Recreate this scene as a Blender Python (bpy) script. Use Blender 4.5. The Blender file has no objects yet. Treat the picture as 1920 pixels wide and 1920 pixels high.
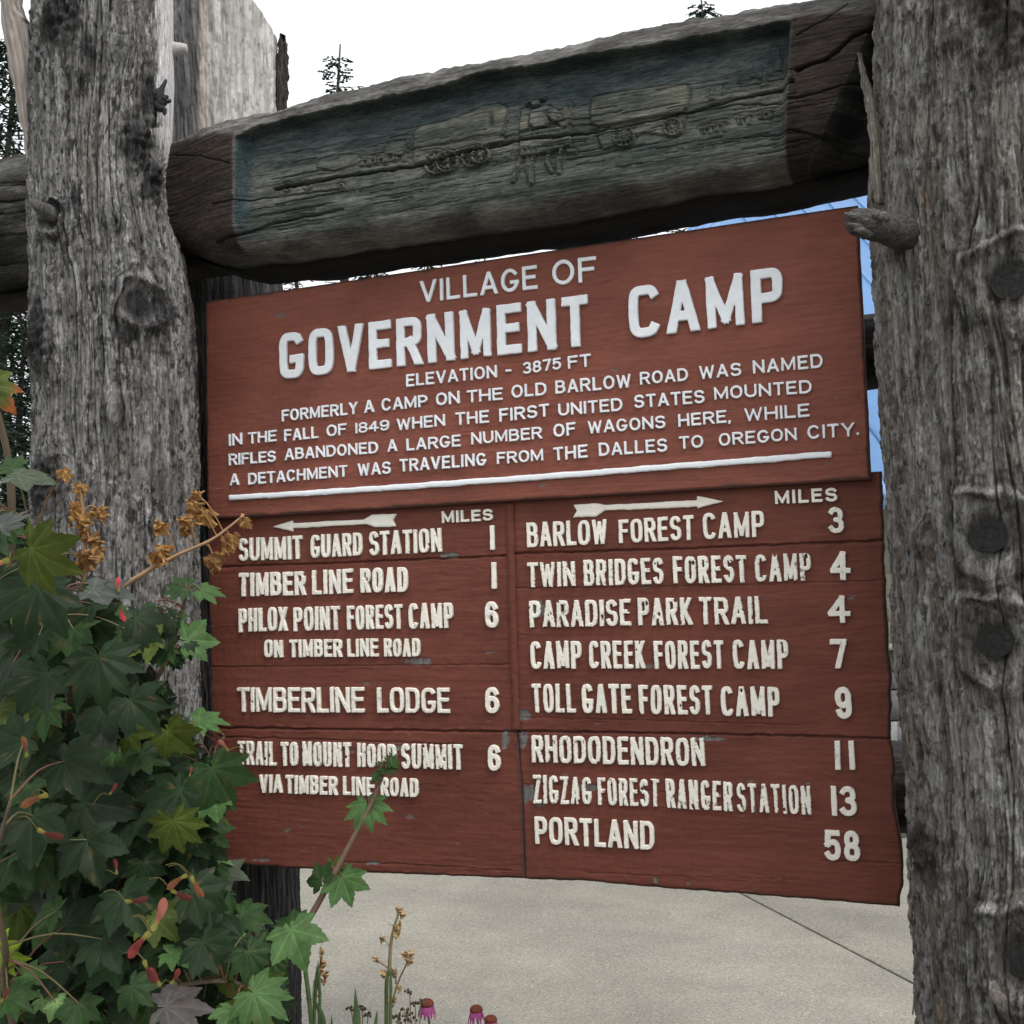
import bpy, math, random
import numpy as np
from mathutils import Vector, Matrix

# ------------------------------------------------------------------ camera, sky, sun, exposure
SC = bpy.context.scene
F, CC, H = 2089.0, 960.0, 1.62          # focal length and centre in photo pixels, eye height in metres
_vh = np.array([-4276.0, 1255.0]); _b = -32400.0
_a = ((_vh[1]-CC)*_b+F*F)/-(_vh[0]-CC)
AX = -np.array([_vh[0]-CC, _vh[1]-CC, F]); AX /= np.linalg.norm(AX)
AZ = np.array([_a, _b, F]); AZ /= np.linalg.norm(AZ); AZ -= AX*(AX@AZ); AZ /= np.linalg.norm(AZ)
AY = np.cross(AZ, AX)
R = np.array([AX, AY, AZ])
def ray(px, py): return R@np.array([(px-CC)/F, (py-CC)/F, 1.0])
CAM = np.array([0, -ray(1000, 973)[1]*2.9, H])
def at(px, py, y=0.0):
    d = ray(px, py); return CAM+d*((y-CAM[1])/d[1])
def atz(px, py, z):
    d = ray(px, py); return CAM+d*((z-CAM[2])/d[2])
def atd(px, py, t): return CAM+ray(px, py)*t
def proj(P):
    q = (np.asarray(P, dtype=np.float64)-CAM)@R
    return q[..., 0]/q[..., 2]*F+CC, q[..., 1]/q[..., 2]*F+CC

cd = bpy.data.cameras.new('camera'); co = bpy.data.objects.new('camera', cd); SC.collection.objects.link(co)
cd.sensor_width = 36; cd.sensor_fit = 'HORIZONTAL'; cd.lens = 36*F/1920; cd.clip_start = .05; cd.clip_end = 2000
M = Matrix.Identity(4)
for i in range(3):
    M[i][0] = R[i][0]; M[i][1] = -R[i][1]; M[i][2] = -R[i][2]; M[i][3] = CAM[i]
co.matrix_world = M
SC.camera = co
SC.view_settings.view_transform = 'Standard'; SC.view_settings.look = 'None'; SC.view_settings.gamma = 1
SC.view_settings.exposure = 0.8

SUN_EL, SUN_ROT = math.radians(60), math.radians(118)
w = bpy.data.worlds.new('World'); SC.world = w; w.use_nodes = True
nt = w.node_tree; nt.nodes.clear()
sky = nt.nodes.new('ShaderNodeTexSky'); sky.sky_type = 'NISHITA'; sky.sun_disc = False
sky.sun_elevation = SUN_EL; sky.sun_rotation = SUN_ROT; sky.air_density = 1.0; sky.dust_density = 6.0; sky.ozone_density = 1.0
hs = nt.nodes.new('ShaderNodeHueSaturation'); hs.inputs['Saturation'].default_value = .25
bg = nt.nodes.new('ShaderNodeBackground'); bg.inputs['Strength'].default_value = .15
wo = nt.nodes.new('ShaderNodeOutputWorld')
cl = nt.nodes.new('ShaderNodeMix'); cl.data_type = 'RGBA'; cl.inputs[0].default_value = .6; cl.inputs[7].default_value = (6.3, 6.45, 6.7, 1)   # cloud deck over the clear sky
nt.links.new(sky.outputs[0], hs.inputs['Color']); nt.links.new(hs.outputs[0], cl.inputs[6]); nt.links.new(cl.outputs[2], bg.inputs[0]); nt.links.new(bg.outputs[0], wo.inputs[0])
sl = bpy.data.lights.new('sun', 'SUN'); sl.energy = .9; sl.angle = math.radians(22); sl.color = (1, .97, .92)
so = bpy.data.objects.new('sun', sl); SC.collection.objects.link(so)
# sun_rotation: azimuth measured from +Y towards +X
_sd = Vector((math.sin(SUN_ROT)*math.cos(SUN_EL), math.cos(SUN_ROT)*math.cos(SUN_EL), math.sin(SUN_EL)))
so.rotation_euler = (-_sd).to_track_quat('-Z', 'Y').to_euler(); so.location = (0, -6, 9)

# ------------------------------------------------------------------ numeric helpers
rnd = random.Random(7)
NR = np.random.RandomState(11)
_perm = NR.permutation(256).astype(np.int32); _perm = np.concatenate([_perm, _perm, _perm])
_g = NR.normal(size=(256, 3)).astype(np.float32); _g /= np.linalg.norm(_g, axis=1, keepdims=True)
def pn(x, y, z=0.0, seed=0):
    x = np.asarray(x, np.float32)+seed*17.31; y = np.asarray(y, np.float32)-seed*9.7
    z = np.broadcast_to(np.asarray(z, np.float32)+seed*5.13, x.shape)
    xi = np.floor(x); yi = np.floor(y); zi = np.floor(z)
    xf = x-xi; yf = y-yi; zf = z-zi
    X = xi.astype(np.int32) & 255; Y = yi.astype(np.int32) & 255; Z = zi.astype(np.int32) & 255
    u = xf*xf*xf*(xf*(xf*6-15)+10); v = yf*yf*yf*(yf*(yf*6-15)+10); w_ = zf*zf*zf*(zf*(zf*6-15)+10)
    def g(i, j, k):
        h = _perm[_perm[_perm[X+i]+Y+j]+Z+k]
        gg = _g[h]
        return gg[..., 0]*(xf-i)+gg[..., 1]*(yf-j)+gg[..., 2]*(zf-k)
    a = g(0, 0, 0); a = a+u*(g(1, 0, 0)-a)
    b = g(0, 1, 0); b = b+u*(g(1, 1, 0)-b)
    c = g(0, 0, 1); c = c+u*(g(1, 0, 1)-c)
    d = g(0, 1, 1); d = d+u*(g(1, 1, 1)-d)
    a = a+v*(b-a); c = c+v*(d-c)
    return (a+w_*(c-a))*1.6
def fbm(x, y, z=0.0, oct=4, seed=0, gain=.5):
    s = 0; a = 1.0; f = 1.0
    for i in range(oct):
        s = s+a*pn(np.asarray(x)*f, np.asarray(y)*f, np.asarray(z)*f, seed+i*3); a *= gain; f *= 2.03
    return s
def sstep(a, b, x):
    t = np.clip((x-a)/(b-a), 0, 1); return t*t*(3-2*t)
def dpoly(px, py, pts, closed=False):
    """distance from arrays px,py to a polyline, with the parameter index of the nearest segment"""
    pts = [np.array(p, float) for p in pts]
    if closed: pts = pts+[pts[0]]
    best = np.full(np.shape(px), 1e9)
    for a, b in zip(pts[:-1], pts[1:]):
        ab = b-a; L = max(ab@ab, 1e-9)
        t = np.clip(((px-a[0])*ab[0]+(py-a[1])*ab[1])/L, 0, 1)
        best = np.minimum(best, np.hypot(px-a[0]-t*ab[0], py-a[1]-t*ab[1]))
    return best
def inpoly(px, py, pts):
    ins = np.zeros(np.shape(px), bool); n = len(pts)
    for i in range(n):
        x1, y1 = pts[i]; x2, y2 = pts[(i+1) % n]
        if y1 == y2: continue
        c = ((y1 > py) != (y2 > py)) & (px < (x2-x1)*(py-y1)/(y2-y1)+x1)
        ins ^= c
    return ins
def sdpoly(px, py, pts):
    d = dpoly(px, py, pts, True); return np.where(inpoly(px, py, pts), -d, d)
def lerp_rows(rows, y):
    r = np.array(rows, float); return [np.interp(y, r[:, 0], r[:, k]) for k in range(1, r.shape[1])]

# ------------------------------------------------------------------ object helpers
COL = SC.collection
def wloc(o):
    v = Vector((0, 0, 0))
    while o is not None:
        v = v+o.location; o = o.parent
    return np.array(v)
def mk(name, V, Fs, mat, parent=None, col=None, smooth=True, loc=None):
    """one mesh object from world-space vertices; Fs is a list of (n,3)/(n,4) index arrays"""
    V = np.asarray(V, np.float64).reshape(-1, 3)
    o_loc = np.array(loc, float) if loc is not None else np.zeros(3)
    base = (wloc(parent) if parent is not None else np.zeros(3))+o_loc
    me = bpy.data.meshes.new(name)
    Fs = [np.asarray(f, np.int32) for f in Fs if len(f)]
    me.vertices.add(len(V)); me.vertices.foreach_set('co', (V-base).astype(np.float32).ravel())
    loops = np.concatenate([f.ravel() for f in Fs]); tot = np.concatenate([np.full(len(f), f.shape[1], np.int32) for f in Fs])
    me.loops.add(len(loops)); me.loops.foreach_set('vertex_index', loops)
    me.polygons.add(len(tot)); me.polygons.foreach_set('loop_start', np.concatenate([[0], np.cumsum(tot)[:-1]]).astype(np.int32))
    me.polygons.foreach_set('loop_total', tot)
    me.update(calc_edges=True); me.validate()
    if smooth: me.polygons.foreach_set('use_smooth', np.ones(len(me.polygons), bool))
    if col is not None:
        c = np.ones((len(V), 4), np.float32); c[:, :3] = np.broadcast_to(np.asarray(col, np.float32), (len(V), 3))
        at_ = me.color_attributes.new('Col', 'FLOAT_COLOR', 'POINT'); at_.data.foreach_set('color', c.ravel())
    me.materials.append(mat)
    o = bpy.data.objects.new(name, me); COL.objects.link(o); o.location = o_loc
    if parent is not None: o.parent = parent
    return o
def thing(name, loc, label, cat, group=None):
    o = bpy.data.objects.new(name, None); COL.objects.link(o); o.location = loc; o.empty_display_size = .1
    o['label'] = label; o['category'] = cat
    if group: o['group'] = group
    return o
def grid_faces(nu, nv, wrap=False):
    """faces of an nv x nu vertex grid (index v*nu+u)"""
    u = np.arange(nu if wrap else nu-1); v = np.arange(nv-1)
    U, Vv = np.meshgrid(u, v); U2 = (U+1) % nu
    return np.stack([Vv*nu+U, Vv*nu+U2, (Vv+1)*nu+U2, (Vv+1)*nu+U], -1).reshape(-1, 4)
class MB:
    def __init__(s): s.V = []; s.Q = []; s.T = []; s.C = []; s.n = 0
    def add(s, V, Q=(), T=(), col=(.5, .5, .5)):
        V = np.asarray(V, float).reshape(-1, 3); s.V.append(V)
        s.C.append(np.broadcast_to(np.asarray(col, float), (len(V), 3)))
        if len(Q): s.Q.append(np.asarray(Q, np.int32)+s.n)
        if len(T): s.T.append(np.asarray(T, np.int32)+s.n)
        s.n += len(V)
    def box(s, c, d, rz=0.0, col=(.5, .5, .5)):
        c = np.array(c, float); h = np.array(d, float)/2
        P = np.array([[x, y, z] for x in (-1, 1) for y in (-1, 1) for z in (-1, 1)])*h
        cr, sr = math.cos(rz), math.sin(rz)
        P = np.stack([P[:, 0]*cr-P[:, 1]*sr, P[:, 0]*sr+P[:, 1]*cr, P[:, 2]], 1)+c
        s.add(P, [(0, 1, 3, 2), (4, 6, 7, 5), (0, 4, 5, 1), (2, 3, 7, 6), (0, 2, 6, 4), (1, 5, 7, 3)], col=col)
    def tube(s, pts, rad, n=8, col=(.5, .5, .5), jit=0.0, cap=True):
        pts = np.array(pts, float); m = len(pts); rad = np.broadcast_to(np.asarray(rad, float), (m,))
        tg = np.gradient(pts, axis=0); tg /= np.linalg.norm(tg, axis=1, keepdims=True)+1e-9
        ref = np.array([0, 0, 1.0]) if abs(tg[0][2]) < .9 else np.array([1.0, 0, 0])
        V = []
        for i in range(m):
            a = np.cross(tg[i], ref); a /= np.linalg.norm(a)+1e-9; b = np.cross(tg[i], a)
            for k in range(n):
                t = 2*math.pi*k/n; rr = rad[i]*(1+jit*rnd.uniform(-1, 1))
                V.append(pts[i]+rr*(math.cos(t)*a+math.sin(t)*b))
        Q = grid_faces(n, m, True); T = []
        if cap:
            V += [pts[0], pts[-1]]; e = m*n
            for k in range(n):
                T.append((e, (k+1) % n, k)); T.append((e+1, (m-1)*n+k, (m-1)*n+(k+1) % n))
        s.add(V, Q, T, col)
    def build(s, name, mat, parent=None, smooth=True, loc=None, usecol=True):
        Fs = []
        if s.Q: Fs.append(np.concatenate(s.Q))
        if s.T: Fs.append(np.concatenate(s.T))
        return mk(name, np.concatenate(s.V), Fs, mat, parent, np.concatenate(s.C) if usecol else None, smooth, loc)
def smooth_path(pts, n=24):
    pts = np.array(pts, float); m = len(pts)
    if m < 3: return np.array([pts[0]+(pts[-1]-pts[0])*t for t in np.linspace(0, 1, n)])
    t = np.linspace(0, m-1, n); out = []
    for q in t:
        i = min(int(q), m-2); f = q-i
        p0 = pts[max(i-1, 0)]; p1 = pts[i]; p2 = pts[i+1]; p3 = pts[min(i+2, m-1)]
        out.append(.5*((2*p1)+(-p0+p2)*f+(2*p0-5*p1+4*p2-p3)*f*f+(-p0+3*p1-3*p2+p3)*f**3))
    return np.array(out)

# ------------------------------------------------------------------ materials
def newmat(name):
    m = bpy.data.materials.new(name); m.use_nodes = True; t = m.node_tree
    return m, t, t.nodes['Principled BSDF'], t.nodes['Material Output']
def N(t, kind, **kw):
    n = t.nodes.new(kind)
    for k, v in kw.items():
        if k in n.inputs: n.inputs[k].default_value = v
        else: setattr(n, k, v)
    return n
def noise_at(t, scale, coord, sc=(1, 1, 1), detail=6, rough=.6):
    mp = N(t, 'ShaderNodeMapping'); mp.inputs['Scale'].default_value = sc
    t.links.new(coord, mp.inputs[0])
    n = N(t, 'ShaderNodeTexNoise'); n.inputs['Scale'].default_value = scale; n.inputs['Detail'].default_value = detail; n.inputs['Roughness'].default_value = rough
    t.links.new(mp.outputs[0], n.inputs['Vector']); return n.outputs['Fac']
def ramp(t, fac, stops):
    r = N(t, 'ShaderNodeValToRGB'); e = r.color_ramp.elements
    while len(e) < len(stops): e.new(.5)
    for el, (p, c) in zip(e, stops):
        el.position = p; el.color = (*c, 1) if len(c) == 3 else c
    t.links.new(fac, r.inputs[0]); return r.outputs[0]
def mulcol(t, a, b, fac=1.0, mode='MULTIPLY'):
    m = N(t, 'ShaderNodeMix', data_type='RGBA', blend_type=mode); m.inputs[0].default_value = fac
    t.links.new(a, m.inputs[6]); t.links.new(b, m.inputs[7]); return m.outputs[2]
def bump(t, bsdf, h, strength=.5, dist=.004, prev=None):
    b = N(t, 'ShaderNodeBump'); b.inputs['Strength'].default_value = strength; b.inputs['Distance'].default_value = dist
    t.links.new(h, b.inputs['Height'])
    if prev is not None: t.links.new(prev, b.inputs['Normal'])
    t.links.new(b.outputs[0], bsdf.inputs['Normal']); return b.outputs[0]
def attr_mat(name, rough=.8, spec=.25, nscale=None, nsc=(1, 1, 1), lo=.75, hi=1.2, bscale=None, bsc=(1, 1, 1), bstr=.5, bdist=.004, bdet=6, fine=0.0):
    """vertex colour 'Col' times a fine procedural mottle, plus bump"""
    m, t, b, _ = newmat(name)
    at_ = N(t, 'ShaderNodeAttribute', attribute_name='Col'); tc = N(t, 'ShaderNodeTexCoord')
    c = at_.outputs['Color']
    if nscale:
        f = noise_at(t, nscale, tc.outputs['Object'], nsc, 8, .65)
        c = mulcol(t, c, ramp(t, f, [(.28, (lo,)*3), (.72, (hi,)*3)]))
        if fine:
            f = noise_at(t, nscale*4.2, tc.outputs['Object'], (nsc[0], nsc[1], nsc[2]), 4, .7)
            c = mulcol(t, c, ramp(t, f, [(.4, (1-fine,)*3), (.5, (1,)*3), (.6, (1+fine,)*3)]))
    t.links.new(c, b.inputs['Base Color']); b.inputs['Roughness'].default_value = rough
    b.inputs['Specular IOR Level'].default_value = spec
    if bscale:
        bump(t, b, noise_at(t, bscale, tc.outputs['Object'], bsc, bdet, .65), bstr, bdist)
    return m
M_bark = attr_mat('weathered_bark', .9, .15, 55, (1, 1, .14), .55, 1.4, 130, (1, 1, .1), 1.0, .008, fine=.3)
M_beam = attr_mat('weathered_carved_wood', .85, .15, 60, (.14, 1, 1), .6, 1.35, 150, (.06, 1, 1), .9, .005, fine=.4)
M_board = attr_mat('brown_sign_paint', .6, .16, 30, (.12, 1, 1), .9, 1.1, 130, (.15, 1, 1), .36, .0025, fine=.08)
M_lwhite = attr_mat('white_letter_paint', .5, .35, 40, (1, 1, 1), .9, 1.05, 110, (1, 1, .4), .25, .002)
M_wood = attr_mat('bare_grey_wood', .85, .2, 45, (1, 1, .06), .7, 1.25, 120, (1, 1, .05), .6, .003)
M_knot = attr_mat('dark_branch_end', .8, .25, 90, (1, 1, 1), .6, 1.4, 120, (1, 1, 1), .8, .004)
M_stem = attr_mat('plant_stem', .6, .3, 60, (1, 1, 1), .8, 1.2)
M_plain = attr_mat('painted_building', .7, .3, 20, (1, 1, 1), .9, 1.1)
def rough_up(m, pit):
    t = m.node_tree; b = t.nodes['Principled BSDF']; tc = N(t, 'ShaderNodeTexCoord')
    prev = b.inputs['Normal'].links[0].from_socket
    bump(t, b, noise_at(t, 48, tc.outputs['Object'], (1, 1, .33), 12, .78), .75, .012, prev)
    c = b.inputs['Base Color'].links[0].from_socket
    c = mulcol(t, c, ramp(t, noise_at(t, 85, tc.outputs['Object'], (1, 1, .42), 6, .7), [(.34, (pit,)*3), (.42, (1,)*3), (.6, (1,)*3), (.68, (1.35,)*3)]))
    t.links.new(c, b.inputs['Base Color'])
rough_up(M_bark, .42)
def leaf_mat(name, trans=.22, rough=.5):
    m, t, b, out = newmat(name)
    at_ = N(t, 'ShaderNodeAttribute', attribute_name='Col'); tc = N(t, 'ShaderNodeTexCoord')
    f = noise_at(t, 60, tc.outputs['Object'], (1, 1, 1), 5, .6)
    c = mulcol(t, at_.outputs['Color'], ramp(t, f, [(.3, (.72,)*3), (.7, (1.25,)*3)]))
    t.links.new(c, b.inputs['Base Color']); b.inputs['Roughness'].default_value = rough; b.inputs['Specular IOR Level'].default_value = .22
    b.inputs['Specular IOR Level'].default_value = .12
    bump(t, b, noise_at(t, 160, tc.outputs['Object'], (1, 1, 1), 3, .6), .35, .002)
    tr = N(t, 'ShaderNodeBsdfTranslucent'); mx = N(t, 'ShaderNodeMixShader'); mx.inputs[0].default_value = trans
    hsv = N(t, 'ShaderNodeHueSaturation'); hsv.inputs['Value'].default_value = 1.6; hsv.inputs['Hue'].default_value = .48
    t.links.new(c, hsv.inputs['Color']); t.links.new(hsv.outputs[0], tr.inputs['Color'])
    t.links.new(b.outputs[0], mx.inputs[1]); t.links.new(tr.outputs[0], mx.inputs[2]); t.links.new(mx.outputs[0], out.inputs['Surface'])
    return m
M_leaf = leaf_mat('maple_leaf'); M_dry = leaf_mat('dry_leaf', .25, .7); M_needle = leaf_mat('needles', .12, .6)

# ------------------------------------------------------------------ ground and pavement
def sheet_mat(name, cols, s1, s2, rough=.9, bs=.3, grit=True):
    m, t, b, _ = newmat(name); tc = N(t, 'ShaderNodeTexCoord'); g = tc.outputs['Object']
    c1 = ramp(t, noise_at(t, s1, g, (1, 1, 1), 8, .6), [(.38, cols[0]), (.62, cols[1])])
    c2 = ramp(t, noise_at(t, s2, g, (1, 1, 1), 4, .8), [(.38, (.72,)*3), (.5, (1,)*3), (.62, (1.22,)*3)])
    c = mulcol(t, c1, c2)
    if grit:
        v = N(t, 'ShaderNodeTexVoronoi'); v.inputs['Scale'].default_value = 75; t.links.new(g, v.inputs['Vector'])
        c = mulcol(t, c, ramp(t, v.outputs['Distance'], [(.05, (.7,)*3), (.16, (1,)*3)]))
        v2 = N(t, 'ShaderNodeTexVoronoi'); v2.inputs['Scale'].default_value = 110; t.links.new(g, v2.inputs['Vector'])
        sx = N(t, 'ShaderNodeSeparateColor'); t.links.new(v2.outputs['Color'], sx.inputs[0])
        c = mulcol(t, c, ramp(t, sx.outputs[0], [(.0, (.74,)*3), (.12, (.93,)*3), (.88, (1.05,)*3), (1, (1.3,)*3)]))
        c = mulcol(t, c, ramp(t, noise_at(t, .8, g, (1, 2.5, 1), 5, .6), [(.35, (.88, .88, .89)), (.65, (1.08, 1.07, 1.04))]))
    t.links.new(c, b.inputs['Base Color']); b.inputs['Roughness'].default_value = rough
    bump(t, b, noise_at(t, s2, g, (1, 1, 1), 5, .7), bs, .006)
    return m
def sheet(name, x0, x1, y0, y1, z, mat, n=60, amp=0.0, fr=.3):
    xs = np.linspace(x0, x1, n); ys = np.linspace(y0, y1, n); X, Y = np.meshgrid(xs, ys)
    Z = z+(amp*fbm(X*fr, Y*fr, 0, 3, 5) if amp else 0*X)
    o = mk(name, np.stack([X, Y, Z], -1).reshape(-1, 3), [grid_faces(n, n)], mat); o['kind'] = 'structure'; return o
M_grass = sheet_mat('lawn_green', ((.03, .05, .018), (.075, .11, .035)), 3, 60, .95, .8, False)
M_conc = sheet_mat('concrete', ((.215, .203, .172), (.27, .256, .216)), 1.6, 95, .9, .9)
M_soil = sheet_mat('garden_soil', ((.03, .022, .016), (.06, .045, .03)), 8, 80, .95, 1.0, False)
sheet('ground', -400, 400, -400, 400, -.02, M_grass)
# concrete apron: slabs with open joints running the way the house stands
PHI = math.radians(39); EV = np.array([math.cos(PHI), math.sin(PHI), 0]); UV = np.array([-math.sin(PHI), math.cos(PHI), 0])
J0 = atz(1410, 1685, 0)
mb = MB()
M_joint = sheet_mat('joint_filler', ((.05, .047, .042), (.08, .075, .065)), 8, 60)
sheet('pavement', -4.2, 12, .55, 12, -.012, M_joint, 8)
SL = 2.6
slabs = []
for i in range(-4, 6):
    for j in range(1):
        c = J0+EV*(SL*(i+.5))+UV*4.0
        hw = SL/2-.009
        pts = [c+EV*a*hw+UV*b_*8 for a, b_ in ((-1, -1), (1, -1), (1, 1), (-1, 1))]
        slabs.append((c, pts))
V = []; Q = []
for c, pts in slabs:
    n0 = len(V)
    inner = [p+(c-p)/np.linalg.norm(c-p)*.02 for p in pts]
    V += [[p[0], p[1], -.01] for p in pts]+[[p[0], p[1], -.003] for p in pts]+[[p[0], p[1], 0] for p in inner]
    Q.append((n0+8, n0+9, n0+10, n0+11))
    for k in range(4):
        Q.append((n0+k, n0+(k+1) % 4, n0+4+(k+1) % 4, n0+4+k)); Q.append((n0+4+k, n0+4+(k+1) % 4, n0+8+(k+1) % 4, n0+8+k))
o = mk('concrete_pavement', V, [Q], M_conc, smooth=False); o['kind'] = 'structure'
sheet('bounce_walkway', -14, 10, -16, -1.75, -.008, M_conc, 8)  # concrete out of view, added to bounce light up onto the sign
sheet('garden_bed', -3.6, 2.4, -1.7, .62, .05, M_soil, 90, .03, 2.0)

# ------------------------------------------------------------------ log posts
def cyl_hit(px, py, Xf, Rf, Yc):
    """where the ray through a photo pixel meets a post (angle, height)"""
    d = ray(px, py); z = 1.6
    for _ in range(12):
        cx = float(Xf(z)); r = float(Rf(z)); ox, oy = CAM[0]-cx, CAM[1]-Yc
        A = d[0]**2+d[1]**2; B = ox*d[0]+oy*d[1]; Cq = ox*ox+oy*oy-r*r
        disc = max(B*B-A*Cq, 0); t = (-B-math.sqrt(disc))/A; z = CAM[2]+t*d[2]
    P = CAM+d*t
    return math.atan2(P[0]-cx, -(P[1]-Yc)), z, P
def log_mesh(Xf, Rf, Yc, z0, z1, nth, nz, knots, seed, amp=1.0):
    th = np.linspace(-math.pi, math.pi, nth, endpoint=False); z = np.linspace(z0, z1, nz)
    T, Zg = np.meshgrid(th, z); T = T.astype(np.float32); Zg = Zg.astype(np.float32)
    Rz = Rf(z)[:, None]; Xz = Xf(z)[:, None]
    Tw = T.copy(); bul = np.zeros_like(T); dark = np.zeros_like(T); flat = np.zeros_like(T)
    for (kt, kz, ks, kind) in knots:
        dt = (T-kt+math.pi) % (2*math.pi)-math.pi; a = dt*.23; dz = Zg-kz
        rho = np.hypot(a, dz*.8)
        Tw -= np.sign(a)*np.exp(-(rho/(1.7*ks))**2)*ks*.4/.23*np.clip(np.abs(a)/(ks*.8), 0, 1)
        wob = rho*(1+.35*pn(a*18+kt*9, dz*18, 0, seed+4))
        if kind == 'cut':
            bul += .022*np.exp(-((wob-ks*1.3)/(ks*.36))**2)+.004*pn(a*70, dz*70, 0, seed+19)*np.exp(-(wob/(2*ks))**2)+.003*np.sin(wob/ks*11)*np.exp(-(wob/(2.0*ks))**2)
            flat = np.maximum(flat, np.exp(-(rho/(ks*.9))**4)*.8); dark = np.maximum(dark, np.exp(-(rho/(ks*.92))**6)); dark = np.maximum(dark, .85*np.exp(-((wob-1.75*ks)/(ks*.2))**2)*sstep(-.5, .2, pn(a*30, dz*30, 0, seed+23))); dark = np.maximum(dark, .6*np.exp(-((wob-1.2*ks)/(ks*.1))**2))
        elif kind == 'rough':
            bul += (.02+.02*pn(a*40, dz*40, 0, seed+8))*np.exp(-(wob/(ks*1.4))**2)
            dark = np.maximum(dark, .95*np.exp(-(wob/(ks*1.35))**4))
        elif kind == 'bump':
            bul += .012*np.exp(-(wob/(ks*1.2))**2); dark = np.maximum(dark, .45*np.exp(-(wob/(ks*1.3))**2))
    cx, cy = np.sin(Tw)*.23, -np.cos(Tw)*.23
    wx = fbm(cx*5, cy*5, Zg*1.2, 2, seed+20)*.014+.0025*pn(cx*30, cy*30, Zg*7, seed+21)
    X_, Y_ = cx+wx, cy+wx*.7
    big = fbm(cx*3.5, cy*3.5, Zg*1.1, 3, seed)
    n1 = pn(X_*27, Y_*27, Zg*.9, seed+1)+.2*pn(X_*70, Y_*70, Zg*5, seed+2)
    fis = np.clip(1-np.abs(n1)/.085, 0, 1)*sstep(-.5, .1, pn(cx*12, cy*12, Zg*3, seed+22))
    n2 = pn(X_*62, Y_*62, Zg*2.0, seed+3)+.3*pn(X_*130, Y_*130, Zg*9, seed+7)
    fis2 = np.clip(1-np.abs(n2)/.2, 0, 1)
    fib = 1-2*np.abs(pn(X_*115, Y_*115, Zg*6, seed+5))
    fib2 = 1-2*np.abs(pn(X_*240, Y_*240, Zg*20, seed+6))
    fl = fbm(X_*48, Y_*48, Zg*7, 4, seed+9, .6)
    fl2 = fbm(X_*85, Y_*85, Zg*24, 3, seed+18, .6)
    flake = .8*sstep(.05, .1, fl2)+.6*sstep(.4, .44, fl2)+sstep(.10, .15, fl)*1.0+sstep(.42, .46, fl)*.9+sstep(-.3, -.26, fl)*.7
    h = big*(.012 if seed < 30 else .006)-amp*(fis*.02+fis2*.006)+fib*.0024+fib2*.0014+flake*.003*amp+bul+.0012*pn(X_*28, Y_*28, Zg*24, seed+12)
    h = h*(1-.7*flat)
    Rr = Rz+h-.004
    P = np.stack([Xz+Rr*np.sin(T), Yc-Rr*np.cos(T), Zg+0*Rr], -1)
    fields = dict(streak=fbm(X_*60, Y_*60, Zg*3.0, 3, seed+13), patch=fbm(X_*9, Y_*9, Zg*4.5, 4, seed+14), speck=fbm(X_*70, Y_*70, Zg*22, 4, seed+15, .65),
                  fine=fib, dark=dark, fl=flake, warm=fbm(X_*16, Y_*16, Zg*1.2, 3, seed+16), lich=fbm(X_*26, Y_*26, Zg*14, 5, seed+17, .65))
    return P, fields
def mix(a, b, t):
    t = np.asarray(t)[..., None]; return a*(1-t)+b*t
def cap_top(P, nth, nz):
    V = P.reshape(-1, 3); n = len(V)
    tp = P[-1].mean(0); bt = P[0].mean(0)
    T = [((nz-1)*nth+k, (nz-1)*nth+(k+1) % nth, n) for k in range(nth)]+[((k+1) % nth, k, n+1) for k in range(nth)]
    return np.concatenate([V, [tp, bt]]), T
def profile(rows, Yc):
    """posts from the left and right outline of the photo: height -> centre, radius"""
    out = []
    for (y, L, Rr) in rows:
        d1, d2 = ray(L, y), ray(Rr, y); a1, a2 = math.atan2(d1[0], d1[1]), math.atan2(d2[0], d2[1])
        am, al = (a1+a2)/2, abs(a2-a1)/2
        D = (Yc-CAM[1])/math.cos(am); dm = (d1+d2)/2
        z = H+dm[2]/math.hypot(dm[0], dm[1])*D*math.cos(al)
        out.append((z, CAM[0]+D*math.sin(am), D*math.sin(al)))
    out = np.array(sorted(out))
    return (lambda z: np.interp(z, out[:, 0], out[:, 1])), (lambda z: np.interp(z, out[:, 0], out[:, 2]))
def profile_left(rows, Yc, r):
    out = []
    for (y, L) in rows:
        d = ray(L, y); a = math.atan2(d[0], d[1])
        X = CAM[0]+math.tan(a)*(Yc-CAM[1])+r/math.cos(a)
        D = math.hypot(X, Yc-CAM[1]); z = H+d[2]/math.hypot(d[0], d[1])*math.sqrt(D*D-r*r)
        out.append((z, X))
    out = np.array(sorted(out))
    return (lambda z: np.interp(z, out[:, 0], out[:, 1])), (lambda z: r+0*np.asarray(z))

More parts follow.
